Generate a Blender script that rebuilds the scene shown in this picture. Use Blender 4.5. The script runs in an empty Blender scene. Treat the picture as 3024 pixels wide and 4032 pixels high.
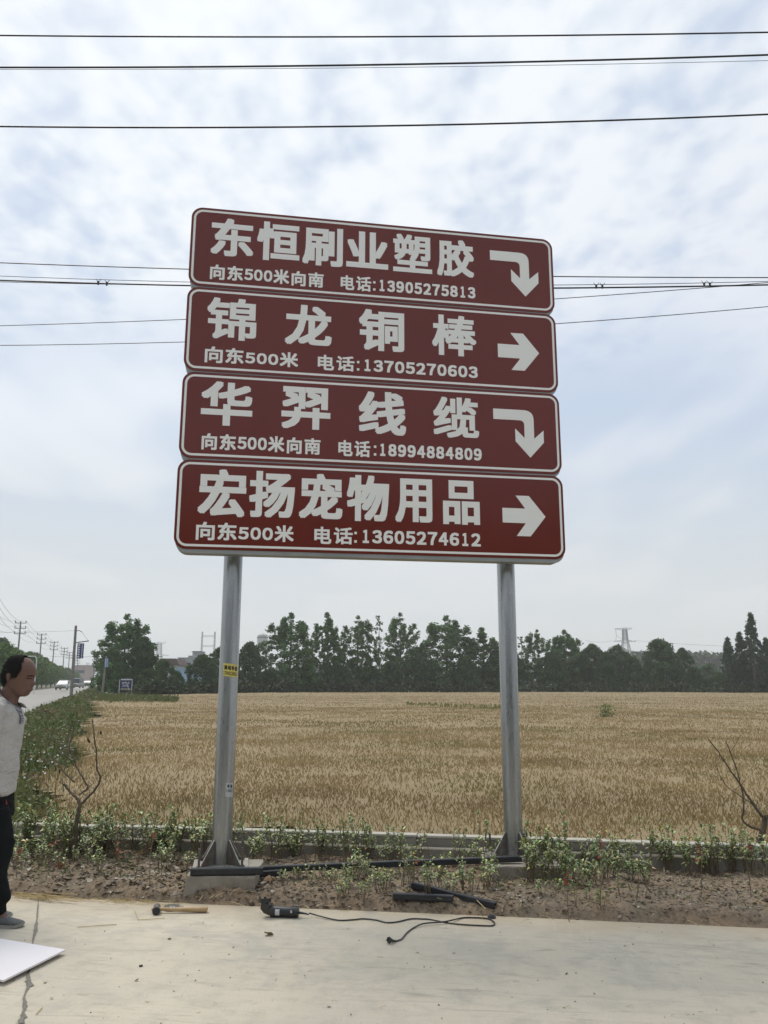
import bpy, math, random
import numpy as np
from mathutils import Vector, Matrix, Quaternion
random.seed(7)
rng = np.random.default_rng(7)
C = bpy.context.scene
COL = C.collection
R = math.radians

# ------------------------------------------------------------------ camera
CAM_H, PITCH, ROLL, FPX = 1.55, 0.2042, 0.0032, 3262.7
cam = bpy.data.cameras.new('camera')
cam.sensor_fit = 'VERTICAL'; cam.sensor_height = 24.0
cam.lens = FPX / 4032 * 24.0
cam.clip_start = 0.05; cam.clip_end = 9000
camo = bpy.data.objects.new('camera', cam); COL.objects.link(camo)
camo.location = (0, 0, CAM_H)
camo.rotation_mode = 'QUATERNION'
camo.rotation_quaternion = (Quaternion((1, 0, 0), math.pi/2 + PITCH) @ Quaternion((0, 0, 1), ROLL))
C.camera = camo

# ------------------------------------------------------------------ light
SUN_EL, SUN_AZ = R(60), R(-40)          # azimuth from +Y towards +X
sdir = Vector((math.sin(SUN_AZ)*math.cos(SUN_EL), math.cos(SUN_AZ)*math.cos(SUN_EL), math.sin(SUN_EL)))
sl = bpy.data.lights.new('sun', 'SUN'); sl.energy = 2.1; sl.angle = R(24); sl.color = (1.0, 0.95, 0.87)
so = bpy.data.objects.new('sun', sl); COL.objects.link(so)
so.rotation_euler = (-sdir).to_track_quat('-Z', 'Y').to_euler()
world = bpy.data.worlds.new('World'); C.world = world; world.use_nodes = True
def build_world():
    nt = world.node_tree; N = nt.nodes; L = nt.links; N.clear()
    out = N.new('ShaderNodeOutputWorld'); bg = N.new('ShaderNodeBackground'); bg.inputs[1].default_value = 0.1
    L.new(bg.outputs[0], out.inputs[0])
    sky = N.new('ShaderNodeTexSky'); sky.sky_type = 'NISHITA'; sky.sun_disc = False
    sky.sun_elevation = SUN_EL; sky.sun_rotation = SUN_AZ; sky.air_density = 1.4; sky.dust_density = 3.0; sky.ozone_density = 1.5
    tc = N.new('ShaderNodeTexCoord')
    def M(op, a, b=None, c=None, cl=False):
        n = N.new('ShaderNodeMath'); n.operation = op; n.use_clamp = cl
        for i, v in enumerate((a, b, c)):
            if v is None: continue
            if isinstance(v, (int, float)): n.inputs[i].default_value = v
            else: L.new(v, n.inputs[i])
        return n.outputs[0]
    def SM(v, lo, hi, a=0.0, b=1.0):
        n = N.new('ShaderNodeMapRange'); n.interpolation_type = 'SMOOTHSTEP'
        L.new(v, n.inputs[0]); n.inputs[1].default_value = lo; n.inputs[2].default_value = hi
        n.inputs[3].default_value = a; n.inputs[4].default_value = b
        return n.outputs[0]
    def MIX(f, a, b):
        n = N.new('ShaderNodeMix'); n.data_type = 'RGBA'
        if isinstance(f, float): n.inputs[0].default_value = f
        else: L.new(f, n.inputs[0])
        for s, v in ((6, a), (7, b)):
            if isinstance(v, tuple): n.inputs[s].default_value = (*v, 1)
            else: L.new(v, n.inputs[s])
        return n.outputs[2]
    sep = N.new('ShaderNodeSeparateXYZ'); L.new(tc.outputs['Generated'], sep.inputs[0])
    zc = M('ADD', M('MAXIMUM', sep.outputs[2], 0.0), 0.10)
    comb = N.new('ShaderNodeCombineXYZ')
    L.new(M('DIVIDE', sep.outputs[0], zc), comb.inputs[0]); L.new(M('DIVIDE', sep.outputs[1], zc), comb.inputs[1])
    def noise(scale, det, rough, off=0.0, stretch=(1, 1, 1), rot=0.0, dist=0.0):
        mp = N.new('ShaderNodeMapping'); L.new(comb.outputs[0], mp.inputs[0])
        mp.inputs[1].default_value = (off, off*1.7, off*.3); mp.inputs[3].default_value = stretch; mp.inputs[2].default_value = (0, 0, rot)
        n = N.new('ShaderNodeTexNoise'); n.inputs['Scale'].default_value = scale; n.inputs['Detail'].default_value = det
        n.inputs['Roughness'].default_value = rough; n.inputs['Distortion'].default_value = dist
        L.new(mp.outputs[0], n.inputs[0]); return n.outputs[0]
    puff = noise(15.0, 2.6, 0.45, 3.1, (1, .75, 1), .5, .15)     # cloudlets
    mid = noise(4.5, 2.5, 0.5, 8.3, (1, .6, 1), .7, .15)
    big = noise(0.85, 2.0, 0.5, 5.2)
    cov = M('ADD', M('MULTIPLY', puff, 0.5), M('ADD', M('MULTIPLY', mid, 0.5), M('MULTIPLY', M('SUBTRACT', big, .5), 0.30)))
    elev = sep.outputs[2]
    # veil of thin cloud: thicker cloudlets high, smooth haze low
    hi = SM(elev, 0.30, 0.48)
    cl_hi = SM(cov, 0.27, 0.60)
    veil = SM(M('ADD', noise(1.5, 3, .5, 1.7, (1, .35, 1), .25), M('MULTIPLY', M('SUBTRACT', big, .5), .8)), 0.42, 0.66)
    cl = M('ADD', M('MULTIPLY', cl_hi, hi), M('MULTIPLY', M('MULTIPLY', veil, 0.8), M('SUBTRACT', 1.0, hi)))
    # brighter towards the sun (forward scattering in the cloud veil)
    dp = N.new('ShaderNodeVectorMath'); dp.operation = 'DOT_PRODUCT'; L.new(tc.outputs['Generated'], dp.inputs[0]); dp.inputs[1].default_value = sdir
    glow = SM(dp.outputs['Value'], 0.38, 0.97)
    skyc = MIX(0.80, sky.outputs[0], (6.2, 7.25, 8.9))
    cloudc = MIX(glow, (8.1, 8.45, 9.2), (10.0, 10.4, 10.6))
    base = MIX(M('MULTIPLY', cl, 0.92), skyc, cloudc)
    low = SM(elev, 0.02, 0.34, 1.0, 0.0)
    base = MIX(M('MULTIPLY', low, 0.92), base, (7.5, 7.8, 7.8))
    L.new(base, bg.inputs[0])
build_world()
C.view_settings.view_transform = 'Standard'; C.view_settings.look = 'None'
C.view_settings.exposure = 0.0; C.view_settings.gamma = 1.0; C.view_settings.use_curve_mapping = False
C.render.engine = 'CYCLES'
C.cycles.max_bounces = 6; C.cycles.transparent_max_bounces = 8; C.cycles.volume_bounces = 1
C.cycles.use_denoising = True
C.cycles.volume_step_rate = 8

# ------------------------------------------------------------------ helpers
def ray(px, py):
    a = px - 1512; b = 2016 - py
    cr, sr = math.cos(ROLL), math.sin(ROLL)
    X = (a*cr + b*sr)/FPX; Y = (-a*sr + b*cr)/FPX
    c, s = math.cos(PITCH), math.sin(PITCH)
    return Vector((X, c - Y*s, s + Y*c))
def G(px, py, z=0.0):                     # photograph pixel -> point on the level z
    r = ray(px, py); t = (z - CAM_H)/r.z
    return Vector((r.x*t, r.y*t, z))
def D(px, py, y):                         # photograph pixel -> point at distance y
    r = ray(px, py); t = y/r.y
    return Vector((r.x*t, y, CAM_H + r.z*t))

def tag(o, label=None, cat=None, group=None, kind=None):
    if label: o['label'] = label
    if cat: o['category'] = cat
    if group: o['group'] = group
    if kind: o['kind'] = kind
    return o
def empty(name, loc=(0, 0, 0), rz=0.0):
    o = bpy.data.objects.new(name, None); COL.objects.link(o)
    o.location = loc; o.rotation_euler = (0, 0, rz); o.empty_display_size = .1
    return o
def link(name, me, parent=None, loc=None):
    o = bpy.data.objects.new(name, me); COL.objects.link(o)
    if parent is not None: o.parent = parent
    if loc is not None: o.location = loc
    return o
def copy_tree(o, parent=None):
    c = o.copy(); COL.objects.link(c); c.parent = parent
    for ch in list(o.children): copy_tree(ch, c)
    return c

class MB:
    def __init__(s): s.v = []; s.f = []; s.m = []; s.mi = 0; s.uv = None
    def add(s, vs, fs):
        n = len(s.v); s.v.extend([tuple(v) for v in vs]); s.f.extend([tuple(i+n for i in f) for f in fs]); s.m.extend([s.mi]*len(fs)); return s
    def box(s, c, d, rz=0.0, rx=0.0, ry=0.0, bev=0.0):
        x, y, z = d[0]/2, d[1]/2, d[2]/2
        if bev > 0:
            bm_v = []; b = min(bev, x*.9, y*.9, z*.9)
            for (sx, sy, sz) in ((-1,-1,-1),(1,-1,-1),(1,1,-1),(-1,1,-1),(-1,-1,1),(1,-1,1),(1,1,1),(-1,1,1)):
                bm_v += [(sx*(x-b), sy*(y-b), sz*z), (sx*x, sy*(y-b), sz*(z-b)), (sx*(x-b), sy*y, sz*(z-b))]
            f = []
            A = lambda i, k: i*3+k
            f += [(A(3,0),A(2,0),A(1,0),A(0,0)), (A(4,0),A(5,0),A(6,0),A(7,0))]
            f += [(A(0,2),A(1,2),A(5,2),A(4,2)), (A(2,2),A(3,2),A(7,2),A(6,2)), (A(1,1),A(2,1),A(6,1),A(5,1)), (A(3,1),A(0,1),A(4,1),A(7,1))]
            for a_, b_ in ((0,1),(3,2),(4,5),(7,6)):
                f.append((A(a_,0),A(b_,0),A(b_,2),A(a_,2)))
            for a_, b_ in ((0,3),(1,2),(4,7),(5,6)):
                f.append((A(a_,0),A(b_,0),A(b_,1),A(a_,1)))
            for a_, b_ in ((0,4),(1,5),(2,6),(3,7)):
                f.append((A(a_,1),A(b_,1),A(b_,2),A(a_,2)))
            for i in range(8): f.append((A(i,0),A(i,1),A(i,2)))
            vs = bm_v
        else:
            vs = [(-x,-y,-z),(x,-y,-z),(x,y,-z),(-x,y,-z),(-x,-y,z),(x,-y,z),(x,y,z),(-x,y,z)]
            f = [(3,2,1,0),(4,5,6,7),(0,1,5,4),(2,3,7,6),(1,2,6,5),(3,0,4,7)]
        M_ = Matrix.Translation(c) @ Matrix.Rotation(rz, 4, 'Z') @ Matrix.Rotation(ry, 4, 'Y') @ Matrix.Rotation(rx, 4, 'X')
        return s.add([M_ @ Vector(v) for v in vs], f)
    def tube(s, pts, rad, n=8, cap=True):
        pts = [Vector(p) for p in pts]
        if isinstance(rad, (int, float)): rad = [rad]*len(pts)
        vs = []; prev = None
        for i, p in enumerate(pts):
            t = (pts[min(i+1, len(pts)-1)] - pts[max(i-1, 0)])
            if t.length < 1e-9: t = Vector((0, 0, 1))
            t.normalize()
            if prev is None:
                u = t.orthogonal().normalized()
            else:
                u = (prev - t*prev.dot(t))
                u = u.normalized() if u.length > 1e-6 else t.orthogonal().normalized()
            prev = u; w = t.cross(u)
            for k in range(n):
                a = 2*math.pi*k/n
                vs.append(p + (u*math.cos(a) + w*math.sin(a))*rad[i])
        fs = []
        for i in range(len(pts)-1):
            for k in range(n):
                k2 = (k+1) % n
                fs.append((i*n+k, i*n+k2, (i+1)*n+k2, (i+1)*n+k))
        if cap:
            fs.append(tuple(reversed(range(n)))); fs.append(tuple(range((len(pts)-1)*n, len(pts)*n)))
        return s.add(vs, fs)
    def loft(s, rings, cap=True):
        n = len(rings[0]); vs = [v for r in rings for v in r]; fs = []
        for i in range(len(rings)-1):
            for k in range(n):
                k2 = (k+1) % n
                fs.append((i*n+k, i*n+k2, (i+1)*n+k2, (i+1)*n+k))
        if cap:
            fs.append(tuple(reversed(range(n)))); fs.append(tuple(range((len(rings)-1)*n, len(rings)*n)))
        return s.add(vs, fs)
    def prism(s, poly, y0, y1):           # polygon in x,z extruded along y (front y0)
        n = len(poly)
        vs = [(p[0], y0, p[1]) for p in poly] + [(p[0], y1, p[1]) for p in poly]
        fs = [tuple(range(n)), tuple(reversed(range(n, 2*n)))]
        for i in range(n):
            j = (i+1) % n; fs.append((i, i+n, j+n, j))
        return s.add(vs, fs)
    def mesh(s, name, mats, smooth=False):
        me = bpy.data.meshes.new(name); me.from_pydata(s.v, [], s.f)
        if not isinstance(mats, (list, tuple)): mats = [mats]
        for m in mats: me.materials.append(m)
        if len(mats) > 1: me.polygons.foreach_set('material_index', s.m)
        if smooth:
            me.polygons.foreach_set('use_smooth', [True]*len(me.polygons))
            if smooth != 'all': me.set_sharp_from_angle(angle=R(38))
        me.update(); return me
    def build(s, name, mats, parent=None, smooth=False, loc=None):
        return link(name, s.mesh(name, mats, smooth), parent, loc)

def np_mesh(name, V, F, mat, uv=None, col=None, smooth=False):
    """V (n,3), F (m,k) arrays, uv (m*k,2), col (n,3) per vertex"""
    me = bpy.data.meshes.new(name); m, k = F.shape
    me.vertices.add(len(V)); me.vertices.foreach_set('co', V.astype(np.float32).ravel())
    me.loops.add(m*k); me.loops.foreach_set('vertex_index', F.astype(np.int32).ravel())
    me.polygons.add(m); me.polygons.foreach_set('loop_start', np.arange(0, m*k, k, dtype=np.int32))
    me.polygons.foreach_set('loop_total', np.full(m, k, dtype=np.int32))
    if smooth: me.polygons.foreach_set('use_smooth', np.ones(m, dtype=bool))
    if uv is not None:
        l = me.uv_layers.new(name='UVMap'); l.data.foreach_set('uv', uv.astype(np.float32).ravel())
    if col is not None:
        a = me.color_attributes.new('tint', 'FLOAT_COLOR', 'POINT')
        a.data.foreach_set('color', np.concatenate([col, np.ones((len(col), 1))], 1).astype(np.float32).ravel())
    me.materials.append(mat); me.update(calc_edges=True); me.validate(); return me

# ---- value noise for building relief (world-space, real geometry)
_perm = rng.permutation(4096); _val = rng.random(4096)
def vnoise(x, y, seed=0):
    x = np.asarray(x, float) + seed*17.3; y = np.asarray(y, float) + seed*9.7
    xi = np.floor(x).astype(int); yi = np.floor(y).astype(int); fx = x-xi; fy = y-yi
    fx = fx*fx*(3-2*fx); fy = fy*fy*(3-2*fy)
    h = lambda a, b: _val[_perm[(_perm[a & 4095] + b) & 4095]]
    return ((h(xi, yi)*(1-fx) + h(xi+1, yi)*fx)*(1-fy) + (h(xi, yi+1)*(1-fx) + h(xi+1, yi+1)*fx)*fy)
def fbm(x, y, o=4, seed=0):
    r = 0; a = .5; t = 0
    for i in range(o):
        r = r + a*vnoise(x*2**i, y*2**i, seed+i*3); t += a; a *= .5
    return r/t

# ------------------------------------------------------------------ materials
class Mat:
    def __init__(s, name):
        s.m = bpy.data.materials.new(name); s.m.use_nodes = True; s.nt = s.m.node_tree; s.N = s.nt.nodes; s.L = s.nt.links
        s.b = s.N['Principled BSDF']; s.tc = s.N.new('ShaderNodeTexCoord')
    def set(s, **k):
        for a, v in k.items():
            i = s.b.inputs[a.replace('_', ' ')]
            if isinstance(v, tuple): i.default_value = (*v, 1) if len(v) == 3 else v
            elif isinstance(v, (int, float)): i.default_value = v
            else: s.L.new(v, i)
        return s
    def noise(s, scale, det=4, rough=.55, stretch=None, src='Object', dist=0.0, off=None):
        n = s.N.new('ShaderNodeTexNoise'); n.inputs['Scale'].default_value = scale; n.inputs['Detail'].default_value = det
        n.inputs['Roughness'].default_value = rough; n.inputs['Distortion'].default_value = dist
        o = s.tc.outputs[src]
        if stretch or off:
            mp = s.N.new('ShaderNodeMapping'); s.L.new(o, mp.inputs[0])
            if stretch: mp.inputs[3].default_value = stretch
            if off: mp.inputs[1].default_value = off
            o = mp.outputs[0]
        s.L.new(o, n.inputs[0]); return n.outputs[0]
    def ramp(s, v, lo, hi, a=0.0, b=1.0):
        n = s.N.new('ShaderNodeMapRange'); s.L.new(v, n.inputs[0])
        for i, x in enumerate((lo, hi, a, b)): n.inputs[i+1].default_value = x
        return n.outputs[0]
    def math(s, op, a, b=None, clamp=False):
        n = s.N.new('ShaderNodeMath'); n.operation = op; n.use_clamp = clamp
        for i, v in enumerate((a, b)):
            if v is None: continue
            if isinstance(v, (int, float)): n.inputs[i].default_value = v
            else: s.L.new(v, n.inputs[i])
        return n.outputs[0]
    def mix(s, f, a, b, mode='MIX'):
        n = s.N.new('ShaderNodeMix'); n.data_type = 'RGBA'; n.blend_type = mode
        if isinstance(f, (int, float)): n.inputs[0].default_value = f
        else: s.L.new(f, n.inputs[0])
        for k, v in ((6, a), (7, b)):
            if isinstance(v, tuple): n.inputs[k].default_value = (*v, 1)
            else: s.L.new(v, n.inputs[k])
        return n.outputs[2]
    def bump(s, h, strength=.3, dist=.01):
        n = s.N.new('ShaderNodeBump'); n.inputs['Strength'].default_value = strength; n.inputs['Distance'].default_value = dist
        s.L.new(h, n.inputs['Height']); s.L.new(n.outputs[0], s.b.inputs['Normal']); return s
    def attr(s, name='tint'):
        n = s.N.new('ShaderNodeAttribute'); n.attribute_name = name; return n.outputs['Color']
    def rnd(s):
        n = s.N.new('ShaderNodeObjectInfo'); return n.outputs['Random']
    def uvx(s):
        n = s.N.new('ShaderNodeSeparateXYZ'); s.L.new(s.tc.outputs['UV'], n.inputs[0]); return n.outputs[0], n.outputs[1]
def simple(name, c1, c2=None, scale=6, rough=.6, metal=0.0, bump=.0, bscale=None, spec=.5, stretch=None):
    M_ = Mat(name); c2 = c2 or tuple(x*.75 for x in c1)
    n = M_.noise(scale, 5, .6, stretch)
    M_.set(Base_Color=M_.mix(M_.ramp(n, .3, .7), c1, c2), Roughness=rough, Metallic=metal)
    M_.b.inputs['Specular IOR Level'].default_value = spec
    if bump: M_.bump(M_.noise(bscale or scale*4, 5, .6, stretch), bump, .01)
    return M_.m

# ------------------------------------------------------------------ setting frames
EA = R(-8.3); E_ = Vector((math.cos(EA), math.sin(EA), 0)); N_ = Vector((-math.sin(EA), math.cos(EA), 0)); P0 = Vector((0, 6.19, 0))
def EW(e, w, z=0.0): p = P0 + E_*e + N_*w; return Vector((p.x, p.y, z))     # along / across the planting bed
RA = 0.318; U_ = Vector((-math.sin(RA), math.cos(RA), 0)); V_ = Vector((math.cos(RA), math.sin(RA), 0))
def UV(u, v, z=0.0): p = U_*u + V_*v; return Vector((p.x, p.y, z))           # along / across the road
def grid_mesh(name, xs, ys, fn, mat, smooth=True, keep=None):
    X, Y = np.meshgrid(xs, ys); P = fn(X.ravel(), Y.ravel()); n = len(xs); m = len(ys)
    i = (np.arange(m-1)[:, None]*n + np.arange(n-1)[None]).ravel()
    F = np.stack([i, i+1, i+1+n, i+n], 1)
    if keep is not None: F = F[keep(P[F].mean(1))]
    return np_mesh(name, P, F, mat, smooth=smooth)
def zsoil(e, w):
    base = np.interp(w, [0, .05, .10, .35, .8, 1.2, 1.4], [-.012, .035, .066, .078, .082, .10, .10])
    base = base + .03*np.exp(-((np.asarray(e)+1.22)/.40)**2)*np.exp(-((np.asarray(w)-.10)/.06)**2)
    return base + (fbm(np.asarray(e)*3.1+50, np.asarray(w)*3.1+50, 3, 2)-.5)*.07*np.interp(w, [0, .15], [.25, 1])

# ground far and wide
gm = Mat('ground_earth'); n1 = gm.noise(.02, 4); n2 = gm.noise(.6, 5)
gm.set(Base_Color=gm.mix(gm.ramp(n1, .4, .6), (.07, .075, .035), (.12, .10, .055)), Roughness=.95)
gb = MB(); gb.add([(-3500, -900, -.5), (3500, -900, -.5), (3500, 3500, -.5), (-3500, 3500, -.5)], [(0, 1, 2, 3)])
tag(gb.build('ground', gm.m), kind='structure')

# concrete apron: stains, a damp dark joint, dust
cm = Mat('concrete')
a = cm.noise(.9, 5, .6); b = cm.noise(7, 6, .65); c = cm.noise(60, 3, .6); d_ = cm.noise(.45, 3, .5, (1, 3.2, 1), off=(3, 1, 0), dist=.6)
col = cm.mix(cm.ramp(a, .35, .68), (.555, .495, .385), (.49, .445, .355))
col = cm.mix(cm.ramp(b, .48, .70, 0, .8), col, (.41, .375, .30))
col = cm.mix(cm.ramp(d_, .52, .64, 0, .4), col, (.40, .37, .31))
streak = cm.noise(5, 5, .7, (.35, 2.6, 1), dist=1.2)
col = cm.mix(cm.ramp(streak, .56, .66, 0, .5), col, (.26, .235, .185))
sp = cm.N.new('ShaderNodeTexVoronoi'); sp.inputs['Scale'].default_value = 14; cm.L.new(cm.tc.outputs['Object'], sp.inputs[0])
col = cm.mix(cm.ramp(sp.outputs['Distance'], .035, .06, .75, 0), col, (.12, .10, .075))
# dust and soil washed over the edge next to the bed
sx = cm.N.new('ShaderNodeSeparateXYZ'); cm.L.new(cm.tc.outputs['Object'], sx.inputs[0])
edge = cm.math('ADD', cm.math('MULTIPLY', sx.outputs[1], 1.0), cm.math('MULTIPLY', cm.math('SUBTRACT', cm.noise(2.2, 5, .65), .5), .9))
col = cm.mix(cm.ramp(edge, -.42, .05, 0, .75), col, (.40, .325, .215))
sc1 = cm.noise(3.2, 6, .72, (.25, 3.5, 1), off=(7, 2, 0), dist=2.2); sc2 = cm.noise(2.6, 6, .72, (3.2, .3, 1), off=(1, 9, 0), dist=1.8)
col = cm.mix(cm.ramp(sc1, .55, .63, 0, .22), col, (.33, .305, .25)); col = cm.mix(cm.ramp(sc2, .56, .64, 0, .16), col, (.60, .57, .49))
fine = cm.noise(160, 3, .7); col = cm.mix(cm.ramp(fine, .50, .68, 0, .5), col, (.27, .25, .205)); blot = cm.noise(1.7, 7, .72, dist=.8, off=(4, 4, 0)); col = cm.mix(cm.ramp(blot, .52, .62, 0, .5), col, (.35, .335, .285))
cm.set(Base_Color=col, Roughness=.88); cm.bump(cm.math('ADD', b, cm.math('MULTIPLY', c, .5)), .25, .004)
apron = empty('_tmp'); bpy.data.objects.remove(apron)
fr = lambda t: 0.018*(fbm(np.array([t*2.0+9]), np.array([3.3]), 3)[0]-.5) + .02*(fbm(np.array([t*.5]), np.array([7.]), 2)[0]-.5)
es = np.arange(-3.2, 14, .07)
JE = -2.62                              # joint between the two slabs
def slab(e0, e1, name, par=None):
    es = np.arange(e0, e1+.001, .08); top = []; bot = []
    vs = []; fs = []
    for i, e in enumerate(es):
        wv = fr(e); jog = 0
        vs += [(e, wv-.0, -.012 if False else 0), (e, wv, -.14), (e, -.6, 0), (e, -16, 0)]
        if i: a_ = (i-1)*4; b_ = i*4; fs += [(a_+2, b_+2, b_, a_), (a_+3, b_+3, b_+2, a_+2), (a_, b_, b_+1, a_+1)]
    n_ = len(es)-1
    vs += [(es[0], -16, -.14), (es[-1], -16, -.14)]
    fs += [(0, 1, len(vs)-2, 3), (n_*4+3, len(vs)-1, n_*4+1, n_*4)]
    mb = MB(); mb.add(vs, fs); return mb
pav = slab(-2.9, 16, 'x').build('pavement', cm.m, smooth=False)
pav.location = P0; pav.rotation_euler = (0, 0, EA); tag(pav, 'pale dusty concrete apron in front of the planting bed', kind='structure')
pav2 = slab(-18, -2.907, 'x').build('pavement', cm.m)
pav2.location = P0 + Vector((0, 0, -.003)); pav2.rotation_euler = (0, 0, EA); tag(pav2, 'concrete slab left of the dark joint', kind='structure')
# damp patches and mud along the joint (thin irregular sheets on the concrete)
wet = simple('damp_concrete', (.10, .09, .07), (.16, .145, .115), 20, .6, bump=.1)
mb = MB()
def blob(mb, cx, cy, rx, ry, z, n=26, seed=0, ja=.35, rot=0.0):
    vs = [(cx, cy, z)]
    for k in range(n):
        a_ = 2*math.pi*k/n; r_ = 1 + ja*(2*float(fbm(np.array([math.cos(a_)*2.2+seed*7+20]), np.array([math.sin(a_)*2.2+seed*3+20]), 4)[0])-1)*1.6
        x_, y_ = rx*r_*math.cos(a_), ry*r_*math.sin(a_)
        vs.append((cx+x_*math.cos(rot)-y_*math.sin(rot), cy+x_*math.sin(rot)+y_*math.cos(rot), z))
    mb.add(vs, [(0, 1+k, 1+(k+1) % n) for k in range(n)])
JP = [(161, 3545, 3), (158, 3600, 5), (155, 3638, 6), (151, 3655, 13), (149, 3680, 14), (143, 3700, 8), (139, 3735, 3), (132, 3790, 3), (127, 3830, 7), (122, 3850, 12), (124, 3872, 20), (130, 3888, 26), (122, 3898, 10), (113, 3915, 5), (106, 3935, 10), (110, 3950, 14), (112, 3972, 16), (106, 3986, 8), (102, 4000, 14), (106, 4012, 24), (98, 4024, 20), (92, 4040, 26)]
def ribbon(mb, pts, z, dens=6, jit=.35, seed=0):
    L_, R_ = [], []
    for i in range(len(pts)-1):
        for k in range(dens):
            t = k/dens; x = pts[i][0]*(1-t)+pts[i+1][0]*t; y = pts[i][1]*(1-t)+pts[i+1][1]*t; h = pts[i][2]*(1-t)+pts[i+1][2]*t; q = i*dens+k
            a = float(fbm(np.array([q*.55+seed]), np.array([1.5]), 3)[0])-.5; b = float(fbm(np.array([q*.55+seed]), np.array([8.5]), 3)[0])-.5
            L_.append(G(x-h*(1+a*jit*6)*.55, y, z)); R_.append(G(x+h*(1+b*jit*6)*.55, y, z))
    n = len(L_); mb.add(L_+R_, [(i, n+i, n+i+1, i+1) for i in range(n-1)])
ribbon(mb, JP, .004)
tag(mb.build('pavement', wet), 'dark damp patches along the pavement joint', kind='structure')
gr = MB()
for (x_, y_) in ((.0, 0),):
    a0 = EW(-2.9035, .0, -.02); a1 = EW(-2.9035, -16, -.02)
    gr.add([a0-E_*.02, a0+E_*.02, a1+E_*.02, a1-E_*.02], [(3, 2, 1, 0)])
tag(gr.build('ground', simple('joint_dirt', (.06, .05, .035), None, 8, .95)), kind='structure')
# hairline tyre and scrape marks are left to the material

# planting bed soil
sm = Mat('soil'); n1 = sm.noise(2.3, 5, .65); n2 = sm.noise(22, 6, .7); n3 = sm.noise(90, 4, .6)
col = sm.mix(sm.ramp(n1, .38, .62), (.27, .195, .125), (.20, .16, .11))
col = sm.mix(sm.ramp(n2, .45, .72), col, (.085, .064, .045)); col = sm.mix(sm.ramp(n3, .6, .75, 0, .6), col, (.44, .36, .26))
sm.set(Base_Color=col, Roughness=.95); sm.bump(sm.math('ADD', n2, sm.math('MULTIPLY', n3, .4)), .7, .02)
def soilfn(e, w):
    z = zsoil(e, w) + (fbm(e*22+5, w*22+5, 4, 5)-.5)*.040*np.interp(w, [0, .08], [.2, 1]) + np.maximum(0, vnoise(e*23, w*23, 8)-.66)*.045*np.interp(w, [0, .08], [.2, 1])
    x = P0.x + e*E_.x + w*N_.x; y = P0.y + e*E_.y + w*N_.y
    return np.stack([x, y, z], 1)
so_ = link('ground', grid_mesh('soil_bed', np.arange(-6.5, 6.5, .022), np.arange(-.045, 1.36, .02), soilfn, sm.m)); tag(so_, 'brown crumbly soil of the planting bed', kind='structure')
mb = MB(); mb.add([EW(-18, -.02, .01), EW(-6.4, -.02, .01), EW(-6.4, 1.36, .09), EW(-18, 1.36, .09)], [(0, 1, 2, 3)]); mb.add([EW(6.4, -.02, .01), EW(18, -.02, .01), EW(18, 1.36, .09), EW(6.4, 1.36, .09)], [(0, 1, 2, 3)])
tag(mb.build('ground', sm.m), kind='structure')

# low concrete wall with pale cap and a ledge, sections butted end to end
wc = simple('wall_concrete', (.30, .275, .225), (.20, .18, .145), 3, .9, bump=.4, bscale=25)
capm = simple('wall_cap_concrete', (.47, .44, .37), (.34, .32, .27), 5, .85, bump=.3, bscale=30)
wall = empty('low_wall', EW(0, 1.36, 0), EA); tag(wall, 'low stepped concrete wall with pale cap between planting bed and wheat', 'wall')
e0 = -14.0; k = 0; cuts = [-14, -11, -8.2, -5.4, -2.6, .1, 1.62, 4.4, 7.2, 10, 13]
for e0, e1 in zip(cuts[:-1], cuts[1:]):
    L_ = e1-e0-.006; cx = (e0+e1)/2; dz = random.uniform(-.006, .006)
    MB().box((0, 0, 0), (L_, .10, .74), bev=.006).build('wall_block', wc, wall, loc=(cx, 0, .265-.37+dz))
    MB().box((0, 0, 0), (L_, .108, .022), bev=.004).build('cap', capm, wall, loc=(cx, .0, .277+dz))
    MB().box((0, 0, 0), (L_, .085, .6), bev=.008).build('ledge', wc, wall, loc=(cx, -.097, .20-.3+dz*.5))

# ------------------------------------------------------------------ wheat field
FZ = -.38; WT = .34                    # field ground and top of the crop
far_l = [G(560, 2737, WT), G(1000, 2729, WT), G(1500, 2723, WT), G(2300, 2718, WT), G(3024, 2715, WT), G(3500, 2713, WT)]
fx = np.array([p.x for p in far_l]); fy = np.array([p.y for p in far_l])
def far_y(x): return np.interp(x, fx, fy)
lv = -.55                                # left border of the crop in road coordinates
def in_field(x, y, m=0.0):
    v = x*V_.x + y*V_.y; w = (x-P0.x)*N_.x + (y-P0.y)*N_.y
    wob = (fbm(x*.35+7, y*.35+7, 3, 4)-.5)*1.6
    return (v > lv + m + wob) & (w > 1.46 + m) & (y < far_y(x) - m)
def canopy(x, y):
    d = np.hypot(x, y)
    return WT - .10 + (fbm(x*.5, y*.5, 3, 6)-.5)*.14 + (fbm(x*.07, y*.05, 3, 9)-.5)*.22*np.clip((d-12)/40, 0, 1)
wm = Mat('wheat_canopy')
a = wm.noise(.10, 5, .6, (.5, 1.6, 1)); b = wm.noise(1.4, 6, .7, (1, .5, 1)); c = wm.noise(9, 5, .75); tracks = wm.noise(.05, 4, .6, (.35, 3.5, 1), dist=.5)
col = wm.mix(wm.ramp(a, .35, .65), (.275, .205, .105), (.23, .172, .085))
col = wm.mix(wm.ramp(b, .45, .8, 0, .6), col, (.20, .150, .085)); col = wm.mix(wm.ramp(c, .45, .75, 0, .6), col, (.17, .127, .072))
col = wm.mix(wm.ramp(tracks, .60, .70, 0, .55), col, (.17, .17, .075))
wm.set(Base_Color=col, Roughness=.9); wm.bump(wm.math('ADD', c, b), .35, .04)
def cfn(x, y): return np.stack([x, y, canopy(x, y)], 1)
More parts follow.
